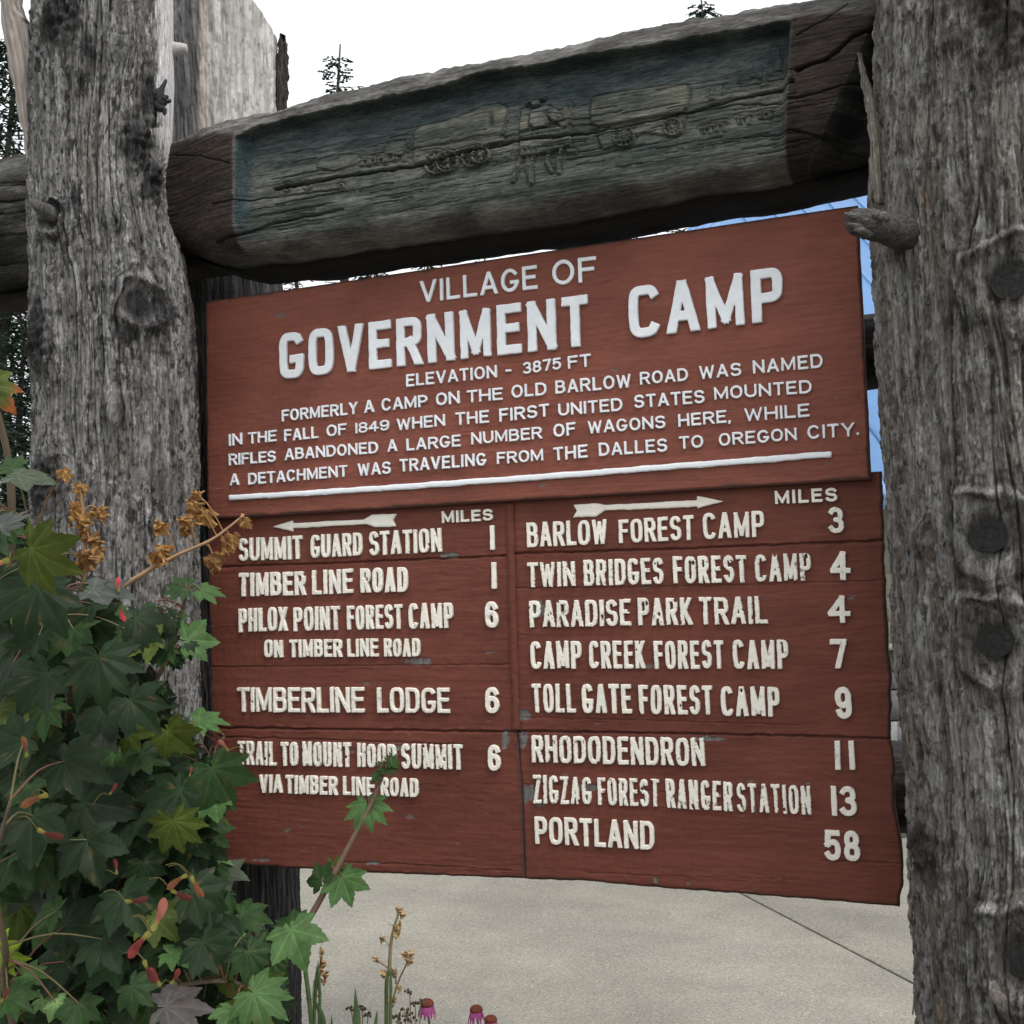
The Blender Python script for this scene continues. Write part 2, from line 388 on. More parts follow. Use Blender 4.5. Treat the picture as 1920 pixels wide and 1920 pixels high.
def knot_disc(P0, nrm, r, parent, seed, name='knot', stick=.006):
    """a dry dark branch end: a short stub with a checked end face"""
    nrm = np.array(nrm, float); nrm /= np.linalg.norm(nrm)
    up = np.array([0, 0, 1.0]); a = np.cross(up, nrm); a /= np.linalg.norm(a); b = np.cross(nrm, a)
    n, m = 40, 12; V = []; C = []
    lr = random.Random(seed)
    ph = [lr.uniform(0, 6.28) for _ in range(5)]
    for i in range(m):
        q = i/(m-1)
        for k in range(n):
            t = 2*math.pi*k/n
            rr = r*(1+.06*math.sin(2*t+ph[0])+.05*math.sin(3*t+ph[1])+.025*math.sin(7*t+ph[2]))
            rad = rr*min(1, q*1.15)
            dep = stick-.0006*math.cos(q*17)-.004*(abs(math.sin(t*1.5+ph[3])) < .08)*q
            if q > .93: dep = stick-.025
            V.append(P0+a*rad*math.cos(t)+b*rad*math.sin(t)+nrm*dep)
            g = .011+.003*math.cos(q*20)+.009*lr.random()+.05*max(0, q-.78)*4*.5*(.5+.5*math.sin(t*3+ph[4])); C.append((g, g*.95, g*.9))
    return mk(name, V, [grid_faces(n, m, True)], M_knot, parent, np.array(C))

# --- left post
YL = -.2
rowsL = [(-260, 64, 322), (0, 62, 325), (150, 62, 326), (250, 61, 322), (330, 59, 321), (400, 58, 327), (470, 58, 340), (540, 57, 352), (620, 56, 358),
         (900, 55, 366), (1200, 55, 372), (1600, 55, 378), (2400, 50, 390)]
XfL, RfL = profile(rowsL, YL)
kL = []
for px, py, s, kind in [(112, 40, .06, 'rough'), (292, 178, .055, 'rough'), (225, 85, .03, 'bump'), (258, 268, .045, 'rough'), (285, 335, .04, 'rough'), (103, 408, .03, 'cut'), (210, 405, .025, 'bump'),
                        (256, 572, .045, 'cut'), (130, 562, .022, 'bump'), (70, 645, .05, 'rough'), (82, 905, .055, 'rough'), (300, 900, .03, 'bump'), (215, 780, .03, 'bump'), (150, 470, .02, 'bump')]:
    a, z, P = cyl_hit(px, py, XfL, RfL, YL); kL.append((a, z, s, kind))
NT, NZ = 760, 1180
P, f = log_mesh(XfL, RfL, YL, -.05, 4.0, NT, NZ, kL, 1)
px, py = proj(P)
base = mix(np.array([.15, .146, .142]), np.array([.30, .295, .29]), sstep(-.5, .5, f['streak']))
base = mix(base, np.array([.21, .19, .165]), .5*sstep(0, .6, f['warm']))
base = mix(base, np.array([.045, .043, .042]), .85*sstep(.18, .42, f['speck']+.35*f['patch']))
base = mix(base, np.array([.035, .033, .034]), .8*sstep(.45, .8, f['patch']))
base = mix(base, np.array([.42, .42, .42]), .7*sstep(.52, .66, f['lich'])*sstep(-.2, .3, f['speck']))
base = mix(base, np.array([.022, .021, .021])*(1+.8*np.clip(f['fine'], 0, 1))[..., None], np.clip(1.05*f['dark'], 0, 1))
peel = sstep(-5, 5, px-(288+(py < 240)*(2+py*.03)+(py >= 240)*(py-250)*.36)+7*f['streak'])*(py < 350)*(np.sin(np.linspace(-math.pi, math.pi, NT, endpoint=False))[None, :] > .3)
base = mix(base, np.array([.56, .54, .53])*(1+.08*f['fine'][..., None]), peel)
thL = np.linspace(-math.pi, math.pi, NT, endpoint=False)[None, :]; zL = P[..., 2]; rL = RfL(zL)+.004*fbm(thL*2+0*zL, zL*1.5, 0, 2, 35)+.001*f['fine']
P = mix(P, np.stack([XfL(zL)+rL*np.sin(thL), YL-rL*np.cos(thL), zL], -1), peel)
# the peeled strip is smooth wood
log_l = thing('log_post', (XfL(0.0), YL, 0), 'thick grey log post with dark knots at the left end of the carved beam', 'log post', 'big log posts carrying the sign')
V, T = cap_top(P, NT, NZ)
mk('bark', V, [grid_faces(NT, NZ, True), T], M_bark, log_l, np.concatenate([base.reshape(-1, 3), [[.2]*3]*2]))
# broken splinters on the dark knot
for spl in ([(298, 183), (304, 168), (312, 149)], [(296, 180), (300, 170), (303, 160)], [(302, 188), (309, 184), (316, 181)], [(300, 200), (307, 207), (309, 216)], [(302, 193), (309, 192), (321, 188)]):
    mb = MB(); pts = [atd(x, y, np.linalg.norm(cyl_hit(292, 178, XfL, RfL, YL)[2]-CAM)*.93+.0) for x, y in spl]
    P0 = cyl_hit(290, 180, XfL, RfL, YL)[2]; dd = (P0-CAM)@R[:, 2]
    pts = [atd(x, y, dd-.02) for x, y in spl]; pts = [P0]+pts
    mb.tube(smooth_path(pts, 10), np.linspace(.02, .003, 10), 7, (.028, .026, .026), .35)
    mb.build('splinter', M_knot, log_l)
a, z, P0 = cyl_hit(103, 408, XfL, RfL, YL)
mb = MB(); nn = np.array([math.sin(a), -math.cos(a), 0]); mb.tube(smooth_path([P0-nn*.03, P0+nn*.025+np.array([-.01, 0, .012]), P0+nn*.05+np.array([-.03, 0, .03])], 9), [.026, .025, .023, .021, .02, .018, .015, .012, .007], 12, (.10, .097, .094), .16)
mb.build('branch_stub', M_bark, log_l)
a, z, P0 = cyl_hit(256, 572, XfL, RfL, YL); knot_disc(P0, (math.sin(a), -math.cos(a), 0), .03, log_l, 3, stick=.002)
# little knob on the peeled strip
P0 = atd(326, 92, (cyl_hit(318, 95, XfL, RfL, YL)[2]-CAM)@R[:, 2]+.05); P1 = atd(350, 90, (P0-CAM)@R[:, 2])
mb = MB(); mb.tube(smooth_path([P0+(P0-P1)*.8, P0, P1], 10), np.linspace(.032, .011, 10), 12, (.42, .4, .38), .04)
mb.build('branch_stub', M_wood, log_l)
# loose slab of wood leaning out of the left side
dp = (atd(60, 250, 1)-CAM); tl = 3.42
def ribbon(pairs, tdep, thick, parent, name, mat, col, n=40):
    pr = np.array(pairs, float); tt = np.linspace(0, 1, len(pr)); ts = np.linspace(0, 1, n)
    q = [np.interp(ts, tt, pr[:, k]) for k in range(4)]
    td = np.interp(ts, [0, 1], tdep); V = []; C = []; m = 10
    for i in range(n):
        for k in range(m):
            s = k/(m-1); wv = 1.5*math.sin(i*.9+k)+1.2*rnd.uniform(-1, 1)
            x = q[0][i]+(q[2][i]-q[0][i])*s+(wv if k in (0, m-1) else 0); y = q[1][i]+(q[3][i]-q[1][i])*s
            bulge = .016*math.sin(s*math.pi)+.003*rnd.uniform(-1, 1)
            V.append(atd(x, y, td[i]-bulge))
            g = 1+.25*math.sin(k*2.3+math.sin(i*.3))+.12*rnd.uniform(-1, 1); C.append(np.array(col)*g)
    nfr = len(V); V = np.array(V); back = V+np.array([.3, .95, 0])*thick
    Fq = list(grid_faces(m, n)); Fb = [(a+nfr, d_+nfr, c_+nfr, b_+nfr) for a, b_, c_, d_ in Fq]
    side = []
    for i in range(n-1):
        side += [(i*m, (i+1)*m, (i+1)*m+nfr, i*m+nfr), ((i+1)*m-1, (i+1)*m-1+nfr, (i+2)*m-1+nfr, (i+2)*m-1)]
    for k in range(m-1):
        side += [(k+1, k, k+nfr, k+1+nfr), ((n-1)*m+k, (n-1)*m+k+1, (n-1)*m+k+1+nfr, (n-1)*m+k+nfr)]
    return mk(name, np.concatenate([V, back]), [np.array(Fq+Fb+side)], mat, parent, np.array(C+C))
ribbon([(-22, -120, -8, -120), (-4, -40, 19, -40), (0, 15, 26, 12), (8, 75, 37, 45), (19, 135, 53, 125), (30, 190, 60, 195), (42, 250, 64, 255), (50, 300, 74, 300), (62, 350, 90, 345)],
       (3.12, 3.2), .03, log_l, 'wood_slab', M_wood, (.3, .265, .24))

# --- right post
YR = -.17
rowsR = [(-260, 1640), (0, 1645), (100, 1643), (250, 1640), (380, 1637), (480, 1644), (600, 1648), (760, 1655), (900, 1667), (1100, 1674), (1220, 1680), (1420, 1699), (1640, 1706), (1760, 1711), (1860, 1719), (2500, 1740)]
XfR, RfR = profile_left(rowsR, YR, .245)
kR = []; cuts = []
for px, py, s, kind in [(1900, 18, .07, 'rough'), (1786, 75, .02, 'bump'), (1790, 400, .025, 'bump'), (1895, 528, .05, 'cut'), (1853, 1004, .045, 'cut'), (1864, 1203, .045, 'cut'),
                        (1742, 1592, .04, 'rough'), (1918, 1795, .05, 'cut'), (1690, 436, .028, 'bump'), (1730, 1020, .02, 'bump'), (1845, 700, .02, 'bump'), (1735, 1245, .02, 'bump')]:
    a, z, P0 = cyl_hit(px, py, XfR, RfR, YR); kR.append((a, z, s, kind))
    if kind == 'cut' and px > 1700: cuts.append((a, P0, .034 if py < 1500 else .036))
P, f = log_mesh(XfR, RfR, YR, -.05, 3.7, NT, NZ, kR, 40, 1.0)
base = mix(np.array([.14, .13, .118]), np.array([.265, .25, .232]), sstep(-.5, .5, f['streak']))
base = mix(base, np.array([.16, .125, .095]), .55*sstep(.05, .6, f['warm']))
base = mix(base, np.array([.05, .046, .042]), .8*sstep(.3, .55, f['speck']+.2*f['patch']))
base = mix(base, np.array([.33, .33, .325]), .6*sstep(.42, .5, f['lich']+.25*f['patch']+.2*f['speck']))
base = mix(base, np.array([.30, .2, .14]), .7*sstep(.75, .85, f['warm']+.35*f['streak']))
base = mix(base, np.array([.026, .024, .022])*(1+.8*np.clip(f['fine'], 0, 1))[..., None], np.clip(.95*f['dark'], 0, 1))
log_r = thing('log_post', (XfR(0.0), YR, 0), 'thick grey-brown log post with sawn round knots and broken branch stub on the right', 'log post', 'big log posts carrying the sign')
V, T = cap_top(P, NT, NZ)
mk('bark', V, [grid_faces(NT, NZ, True), T], M_bark, log_r, np.concatenate([base.reshape(-1, 3), [[.2]*3]*2]))
for i, (a, P0, r) in enumerate(cuts): knot_disc(P0, (math.sin(a), -math.cos(a), .05), r, log_r, 20+i, stick=-.002)
a, z, P0 = cyl_hit(1690, 440, XfR, RfR, YR); dd = (P0-CAM)@R[:, 2]
mb = MB()
pp = smooth_path([atd(1712, 452, dd+.02), atd(1688, 436, dd-.03), atd(1650, 425, dd-.06), atd(1618, 418, dd-.08), atd(1590, 411, dd-.09)], 26)
rr = np.interp(np.linspace(0, 1, 26), [0, .25, .4, .75, .9, 1], [.038, .035, .032, .029, .025, .012])
Vn = len(pp)
mb.tube(pp, rr, 22, (.06, .056, .053), .05)
for (x0, y0, x1, y1, r) in [(1604, 405, 1583, 401, .009), (1606, 424, 1588, 419, .008), (1640, 405, 1648, 396, .009), (1612, 432, 1600, 431, .008)]:
    mb.tube(smooth_path([atd(x0+18, y0+5, dd-.085), atd(x0, y0, dd-.105), atd(x1, y1, dd-.1)], 8), np.linspace(r*1.4, r*.3, 8), 7, (.09, .086, .082), .2)
mb.build('branch_stub', M_beam, log_r)
ribbon([(1607, 99, 1612, 98), (1611, 125, 1617, 124), (1614, 155, 1627, 150), (1619, 185, 1637, 180), (1625, 215, 1645, 215), (1630, 260, 1652, 255), (1632, 320, 1656, 315), (1640, 380, 1660, 380)],
       (2.40, 2.34), .012, log_r, 'bark_strip', M_bark, (.24, .215, .185))
for (x0, y0, x1, y1) in [(1716, 1870, 1711, 1903), (1708, 1690, 1704, 1725), (1726, 975, 1708, 1000), (1752, 925, 1745, 905), (1717, 1790, 1713, 1815)]:
    Ph = cyl_hit(max(x0, 1722), y0, XfR, RfR, YR)[2]; dd = (Ph-CAM)@R[:, 2]
    mb = MB(); mb.tube(smooth_path([atd(x0+6, y0-8, dd+.01), atd(x0, y0, dd-.01), atd(x1, y1, dd-.02)], 8), [.004, .004, .004, .0035, .003, .0025, .002, .001], 6, (.2, .17, .14), .2)
    mb.build('splinter', M_bark, log_r)

# --- rear post: peeled pale top, charcoal lower part
YB = .42
XfB, RfB = profile([(-200, 278, 514), (60, 282, 516), (700, 325, 532), (1640, 376, 560), (2300, 400, 575)], YB)
NT2, NZ2 = 360, 700
P, f = log_mesh(XfB, RfB, YB, -.05, 3.66, NT2, NZ2, [], 70, .5)
zz = P[..., 2]; th = np.linspace(-math.pi, math.pi, NT2, endpoint=False)[None, :]+0*zz
pxb, pyb = proj(P)
# slanted saw cut across the top
cut = np.minimum(3.66, 3.62-.9*np.clip(pxb-470, 0, 200)/200*.35)
P[..., 2] = np.where(zz > 2.6, 2.6+(zz-2.6)*((cut-2.6)/(3.66-2.6)), zz)
shr = .0*zz; P[..., 0] += shr
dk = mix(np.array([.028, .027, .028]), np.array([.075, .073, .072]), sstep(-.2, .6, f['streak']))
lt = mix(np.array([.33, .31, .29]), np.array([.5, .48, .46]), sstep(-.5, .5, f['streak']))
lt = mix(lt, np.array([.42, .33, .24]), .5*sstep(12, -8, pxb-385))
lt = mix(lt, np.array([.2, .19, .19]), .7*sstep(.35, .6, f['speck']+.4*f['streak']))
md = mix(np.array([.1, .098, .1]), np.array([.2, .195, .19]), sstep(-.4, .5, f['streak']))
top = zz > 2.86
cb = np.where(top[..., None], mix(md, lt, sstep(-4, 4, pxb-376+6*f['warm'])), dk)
rear = thing('log_post', (XfB(0.0), YB, 0), 'pale peeled log post with slanted top standing behind the left end of the beam', 'log post')
V, T = cap_top(P, NT2, NZ2)
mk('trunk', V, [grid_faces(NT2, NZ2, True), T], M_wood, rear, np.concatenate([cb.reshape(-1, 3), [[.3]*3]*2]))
ribbon([(524, 62, 527, 62), (521, 90, 531, 88), (517, 120, 533, 118), (515, 160, 532, 158), (515, 200, 531, 198), (516, 240, 530, 240)], (3.88, 3.86), .02, rear, 'bark_strip', M_bark, (.06, .053, .052))

# ------------------------------------------------------------------ carved beam
YF = -.2
beam = thing('carved_beam', ((-1.1), 0, 2.52), 'dark hewn log beam with carved wagon train panel spanning between the two log posts', 'beam')
xa, xb = -3.5, .05
NXb, NHb = 1250, 230
xs = np.linspace(xa, xb, NXb)
rt = [(X_[0], ) for X_ in ()]
# outline of the front face: top and bottom edges measured on the photo
tp = np.array([at(x, y, YF+.03)[[0, 2]] for x, y in [(300, 238), (340, 224), (400, 212), (515, 192), (560, 178), (640, 156), (760, 126), (900, 99), (1040, 72), (1200, 38), (1330, 14), (1420, -3), (1640, -45)]])
bt = np.array([at(x, y, YF)[[0, 2]] for x, y in [(300, 455), (340, 470), (380, 476), (430, 470), (520, 462), (640, 440), (760, 424), (900, 404), (1040, 384), (1200, 349), (1330, 324), (1430, 313), (1500, 296), (1640, 262)]])
ztop = np.interp(xs, tp[:, 0], tp[:, 1]); zbot = np.interp(xs, bt[:, 0], bt[:, 1])
lz = sstep(-2.25, -2.75, xs)
zt_l, zb_l = at(25, 292, -.05)[2], at(25, 575, .1)[2]
ztop = ztop*(1-lz)+zt_l*lz; zbot = zbot*(1-lz)+(zb_l-.0)*lz
ztop += .006*fbm(xs*9, 0*xs, 0, 3, 90)+.003*pn(xs*60, 0*xs, 0, 91); zbot += .005*fbm(xs*7, 0*xs, 0, 3, 92)
hh = np.linspace(0, 1, NHb)
HG, XG = np.meshgrid(hh, xs); HG = HG.astype(np.float64)
ZG = zbot[:, None]+(ztop-zbot)[:, None]*HG
# log section: flattened front, rounded top and bottom
zm = (ztop+zbot)[:, None]/2; zh = (ztop-zbot)[:, None]/2
tq = np.clip(np.abs(ZG-zm)/zh, 0, 1)
prof_ = (1-tq**5)**(1/3.2)
yfront = YF+.16*(1-prof_)*1.0
round_ = .2*np.sqrt(np.clip(1-tq**2, 0, 1)); yround = -round_
lw = lz[:, None]
YG = yfront*(1-lw)+yround*lw
Pb = np.stack([XG, YG, ZG], -1); bx, by = proj(np.stack([XG, YG*0+YF, ZG], -1))
def zz2(pts): return [(440+p[0]*.3125, 40+p[1]*.3125) for p in pts]
def zz3(pts): return [(900+p[0]*.3958, p[1]*.3958) for p in pts]
# scooped panel: deep under the ragged top lip, running out at the bottom
xl = 436+0*by; xr = 1478-.06*(by-150)
topl = np.interp(bx, [430, 470, 560, 640, 700, 760, 860, 900, 1000, 1100, 1200, 1300, 1400, 1480, 1520], [256, 236, 214, 197, 184, 172, 146, 132, 118, 98, 84, 66, 50, 36, 32])+4*pn(bx*.03, 0*bx, 0, 95)+2.5*pn(bx*.09, 0*bx, 0, 96)
botl = np.interp(bx, [420, 640, 900, 1200, 1480], [452, 425, 388, 335, 285])
d_top = by-topl; d_bot = botl-by; d_l = bx-xl; d_r = xr-bx
inside = (d_top > -3) & (d_bot > 0) & (d_l > 0) & (d_r > 0)
u_ = np.clip(d_top/np.maximum(botl-topl, 1), 0, 1)
deep = .05*sstep(-1, 7, d_top)*(1-u_)**.8*sstep(0, 26, d_l)*sstep(0, 16, d_r)
deep += .006*sstep(0, 5, d_l)*sstep(0, 5, d_r)*sstep(-1, 5, d_top)*sstep(0, 20, d_bot)
YG = YG+deep
# brown ends are dressed back toward the posts
le = sstep(450, 285, bx)*(1-lw); YG = YG+.065*le**1.5
# right end: the face is hewn away behind a slanting line
rline = np.interp(by, [0, 100, 200, 262, 300, 330], [1650, 1608, 1560, 1532, 1500, 1440])
off = bx-rline
re = sstep(-6, 60, off)*(1-lw); YG = YG+.085*re+.0*off
# relief
rel = np.zeros_like(YG); colr = np.zeros(YG.shape+(3,)); wcol = np.zeros_like(YG)
def carve(sd, h, c, cw=1.0, edge=2.0, outline=.004):
    global rel, colr, wcol
    m = sstep(edge, -edge, sd)
    rel = rel*(1-m)+np.maximum(rel, h)*m if h > 0 else rel+h*m
    rel = rel-outline*np.exp(-((sd-1.8)/1.5)**2)
    colr = colr*(1-m[..., None])+np.array(c)*m[..., None]; wcol = np.maximum(wcol*(1-m), m*cw)
TAN = (.27, .235, .165); GREY = (.2, .185, .165); RUST = (.16, .1, .07); DK = (.05, .06, .055)
def wagon(bonnet, body, wheels, c=TAN):
    carve(sdpoly(bx, by, bonnet), .008, c, .8)
    carve(sdpoly(bx, by, body), .006, GREY, .7)
    for (cx_, cy_, r) in wheels:
        q = np.hypot((bx-cx_), (by-cy_)/1.02); an = np.arctan2(by-cy_, bx-cx_)
        carve(np.abs(q-r)-2.0, .011, TAN, .9, 1.2, .003)
        sp = np.minimum(np.abs(np.sin(an*5.0))*q/5.0*1.0, 9)
        carve(np.where(q < r, np.abs(np.sin(an*5))*q*.2-1.0, 9), .009, TAN, .9, .9, .0025)
        carve(q-3.5, .012, TAN, .9, 1.0)
wagon(zz2([(1030, 735), (1035, 625), (1075, 588), (1220, 560), (1400, 500), (1440, 478), (1540, 455), (1590, 475), (1600, 520), (1580, 640), (1560, 668), (1420, 690), (1100, 745)]),
      zz2([(1030, 740), (1240, 715), (1580, 660), (1590, 690), (1300, 760), (1040, 830)]), [(809, 297, 22), (876, 287, 18), (829, 295, 20), (893, 284, 16)])
hole = np.hypot((bx-910)/4.0, (by-217)/9.0)-1; carve(hole*4, -.012, DK, .8)
wagon(zz3([(500, 440), (520, 425), (600, 408), (860, 372), (960, 368), (976, 400), (966, 480), (950, 505), (700, 545), (545, 575), (505, 560)]),
      zz3([(540, 585), (800, 550), (962, 515), (945, 612), (915, 626), (860, 620), (760, 606), (700, 640), (570, 690), (545, 640)]), [(1164, 249, 19), (1256, 231, 16)])
for (x0, y0, x1, y1) in [(690, 440, 690, 540), (770, 430, 770, 520), (850, 410, 850, 500)]:
    pass
# rider and horse
carve(sdpoly(bx, by, zz3([(160, 600), (165, 490), (210, 480), (205, 585)])), .004, TAN, .8)
carve(sdpoly(bx, by, zz3([(165, 610), (240, 595), (410, 570), (412, 670), (330, 700), (240, 720), (175, 725)])), .009, GREY, .7)
for leg in ([(185, 700), (165, 770), (140, 845)], [(212, 700), (208, 780), (225, 858)], [(315, 690), (300, 750), (325, 800)], [(372, 680), (352, 750), (360, 805)], [(240, 710), (222, 770), (228, 850)]):
    carve(dpoly(bx, by, zz3(leg))-3.2, .008, RUST, .6)
carve(sdpoly(bx, by, zz3([(210, 560), (215, 500), (290, 468), (345, 495), (380, 515), (372, 545), (300, 520), (300, 575), (240, 592)])), .012, GREY, .75)
carve(np.hypot(bx-993, by-180)-9, .012, GREY, .8); carve(dpoly(bx, by, [(977, 183), (990, 172), (1008, 172)])-3, .013, RUST, .6)
carve(sdpoly(bx, by, zz3([(360, 500), (380, 470), (395, 490), (408, 455), (414, 560), (380, 590), (330, 545)])), .01, RUST, .6)
carve(sdpoly(bx, by, zz3([(285, 515), (365, 520), (372, 548), (330, 555)])), .01, TAN, .7)
carve(sdpoly(bx, by, zz3([(390, 690), (440, 690), (445, 712), (400, 715)])), .008, RUST, .6)
# oxen, ghost wagons, trees
for k, (x, y, s) in enumerate([(735, 275, 1), (700, 283, .9), (670, 288, .8), (1345, 222, .9), (1390, 208, .9), (1432, 200, .8), (1320, 230, .7)]):
    carve(np.hypot((bx-x)/(17*s), (by-y+(bx-x)*.18)/(6*s))*6*s-6*s, .006, RUST if k % 2 else GREY, .55)
    for q in (-11, -5, 7, 12): carve(dpoly(bx, by, [(x+q*s, y+4*s), (x+q*s+1, y+17*s)])-1.8*s, .005, GREY, .5, 1.5, .003)
carve(sdpoly(bx, by, zz2([(850, 760), (870, 690), (970, 680), (985, 740), (960, 775)])), .005, TAN, .6)
carve(sdpoly(bx, by, zz2([(450, 850), (470, 800), (560, 775), (690, 770), (700, 820), (560, 870)])), .004, GREY, .3)
for (cx_, cy_, r) in [(527, 344, 11), (566, 342, 10), (629, 344, 8)]:
    q = np.hypot(bx-cx_, by-cy_); carve(np.abs(q-r*.7)-1.5, .004, GREY, .5, 1.5, .004)
for (x, y, h) in [(1454, 118, 55), (1440, 128, 34), (1405, 132, 26), (1420, 134, 34), (1380, 142, 22), (1328, 175, 34), (1428, 150, 40), (1350, 165, 24), (1470, 120, 45)]:
    carve(sdpoly(bx, by, [(x, y-h), (x+h*.17, y), (x-h*.17, y)]), .004, (.035, .05, .05), .8, 1.5, .002)
YG = YG-rel
# checks and cracks along the grain
def crack(pts, wpx, dep):
    global YG
    j = 2.2*pn(bx*.05, by*.02, 0, 97)+1.0*pn(bx*.2, by*.05, 0, 98)
    d = dpoly(bx+0*j, by+j, pts)
    wv = wpx*(1+.5*pn(bx*.02, 0*bx, 0, 99)); YG = YG+dep*np.exp(-(d/wv)**2)
crack(zz2([(200, 985), (420, 945), (560, 915), (830, 870), (1100, 830), (1350, 760), (1680, 690), (1920, 668)])+zz3([(410, 620), (700, 570), (960, 510), (1200, 440), (1480, 385)]), 2.4, .028)
crack(zz3([(1500, 328), (1560, 310), (1640, 285), (1700, 235), (1760, 180), (1820, 145), (1900, 132)]), 2.6, .03)
crack(zz2([(-140, 1310), (0, 1272), (200, 1200), (420, 1150), (620, 1115)]), 1.7, .02)
crack(zz2([(-150, 1090), (0, 1065), (250, 1030), (520, 1000), (620, 985)]), 1.1, .012)
crack(zz3([(1240, 635), (1490, 610), (1680, 650), (1860, 640)]), 1.1, .012)
crack(zz3([(980, 510), (1200, 470), (1500, 465), (1640, 430), (1780, 372), (1880, 350)]), 1.2, .014)
crack(zz3([(1500, 165), (1640, 90), (1740, 10)]), 1.0, .01)
crack([(300, 275), (360, 285), (430, 305)], 1.0, .008)
for k in range(110):
    x0 = rnd.uniform(440, 1450); y0 = np.interp(x0, [440, 1480], [rnd.uniform(270, 455), rnd.uniform(70, 285)]); L = rnd.uniform(30, 150)
    crack([(x0, y0), (x0+L, y0-L*.185)], rnd.uniform(.45, .8), rnd.uniform(.004, .011))
for yy in (335, 366, 388, 425, 330, 470): crack([(-150, yy+30), (0, yy+12), (70, yy+2)], 1.5, .012)
gr = fbm(XG*5, ZG*90, 0, 4, 100); gr2 = pn(XG*14, ZG*300, 0, 104)
YG = YG+.0013*gr+.0008*gr2+.004*fbm(XG*3, ZG*5, 0, 2, 101)
rag = sstep(.86, 1.0, HG); YG = YG+rag*.006*fbm(XG*22, ZG*60, 0, 3, 102)
# paint colours of the panel: faded teal sky, grey prairie, brown ends, bare wood rim
n_ = fbm(XG*6, ZG*30, 0, 4, 110); n2_ = fbm(XG*3, ZG*6, 0, 3, 111); n3_ = fbm(XG*30, ZG*4, 0, 3, 112)
bare = mix(np.array([.10, .092, .085]), np.array([.22, .205, .19]), sstep(-.5, .6, n_))
teal = mix(np.array([.058, .082, .083]), np.array([.12, .146, .142]), sstep(-.5, .6, n_))
prai = mix(np.array([.085, .095, .085]), np.array([.18, .18, .155]), sstep(-.5, .6, n_))
grn = mix(np.array([.05, .068, .06]), np.array([.10, .115, .10]), sstep(-.5, .6, n_))
teal = teal*.8; prai = prai*.85; pc = mix(teal, prai, sstep(.25, .5, u_+.12*n2_)); pc = mix(pc, grn, .8*sstep(.58, .85, u_+.12*n2_))
pc = mix(pc, teal*.9, .45*sstep(.3, .6, n2_+.3*n_)*sstep(.4, .1, u_))
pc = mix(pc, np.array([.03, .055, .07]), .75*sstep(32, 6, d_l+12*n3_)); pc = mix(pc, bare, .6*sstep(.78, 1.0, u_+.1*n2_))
pc = mix(pc, colr, np.clip(wcol*(.5+.6*n_), 0, 1)*.5)
pm = sstep(-2, 2, d_top)*sstep(-2, 4, d_bot)*sstep(0, 5, d_l)*sstep(-1, 4, d_r)
brn = mix(np.array([.031, .024, .021]), np.array([.058, .042, .036]), sstep(-.6, .6, .5*n_+.5*n2_))
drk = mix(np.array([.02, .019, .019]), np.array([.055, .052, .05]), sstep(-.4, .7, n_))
cg = mix(bare, pc, pm)
cg = mix(cg, brn, sstep(4, -4, d_l)*sstep(-6, 6, d_top+10)*sstep(-10, 10, d_bot+14)*(1-lw))
cg = mix(cg, brn, sstep(3, -3, d_r)*sstep(-2, 6, d_top+8)*(1-sstep(-3, 3, off)))
cg = mix(cg, drk, sstep(-3, 3, off)*(1-lw)*sstep(8, 20, by+(bx-1500)*.15))
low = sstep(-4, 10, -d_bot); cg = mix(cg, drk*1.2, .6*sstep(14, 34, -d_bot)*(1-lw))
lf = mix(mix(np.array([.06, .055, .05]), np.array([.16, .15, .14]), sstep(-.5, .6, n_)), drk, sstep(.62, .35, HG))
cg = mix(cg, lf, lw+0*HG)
front = np.stack([XG, YG, ZG], -1)
# back half of the log
NBk = 30
ang = np.linspace(0, math.pi, NBk+2)[1:-1]
flat_b = .17
ph_ = np.linspace(math.radians(97), math.radians(-101), NBk+2)[1:-1]
cp, sp_ = np.cos(ph_), np.sin(ph_)
back = np.stack([np.repeat(xs[:, None], NBk, 1), (.2*np.sign(cp)*np.abs(cp)**.5)[None, :]+0*xs[:, None], zm+zh*(np.sign(sp_)*np.abs(sp_)**np.where(sp_ < 0, .25, .6))[None, :]], -1)
Xr_ = back[..., 0]; back[..., 2] -= (.012*sstep(.3, -.9, sp_)*sstep(-.6, .3, cp))[None, :]; back[..., 2] += .004*fbm(Xr_*8, back[..., 1]*30, 0, 3, 105); 
full = np.concatenate([front, back], 1); NTb = NHb+NBk
cgb = np.concatenate([cg, mix(np.array([.028, .022, .019])+0*back, np.array([.16, .15, .14])+0*back, sstep(.3, .8, sp_)[None, :]+0*Xr_)], 1)  # shade of the underside put into the colour, paler on top
cgb = cgb*np.array([.62, .64, .64])
V = full.reshape(-1, 3); nV = len(V)
T = [(k, (k+1) % NTb, nV) for k in range(NTb)]+[((NXb-1)*NTb+(k+1) % NTb, (NXb-1)*NTb+k, nV+1) for k in range(NTb)]
Q = grid_faces(NTb, NXb, True)
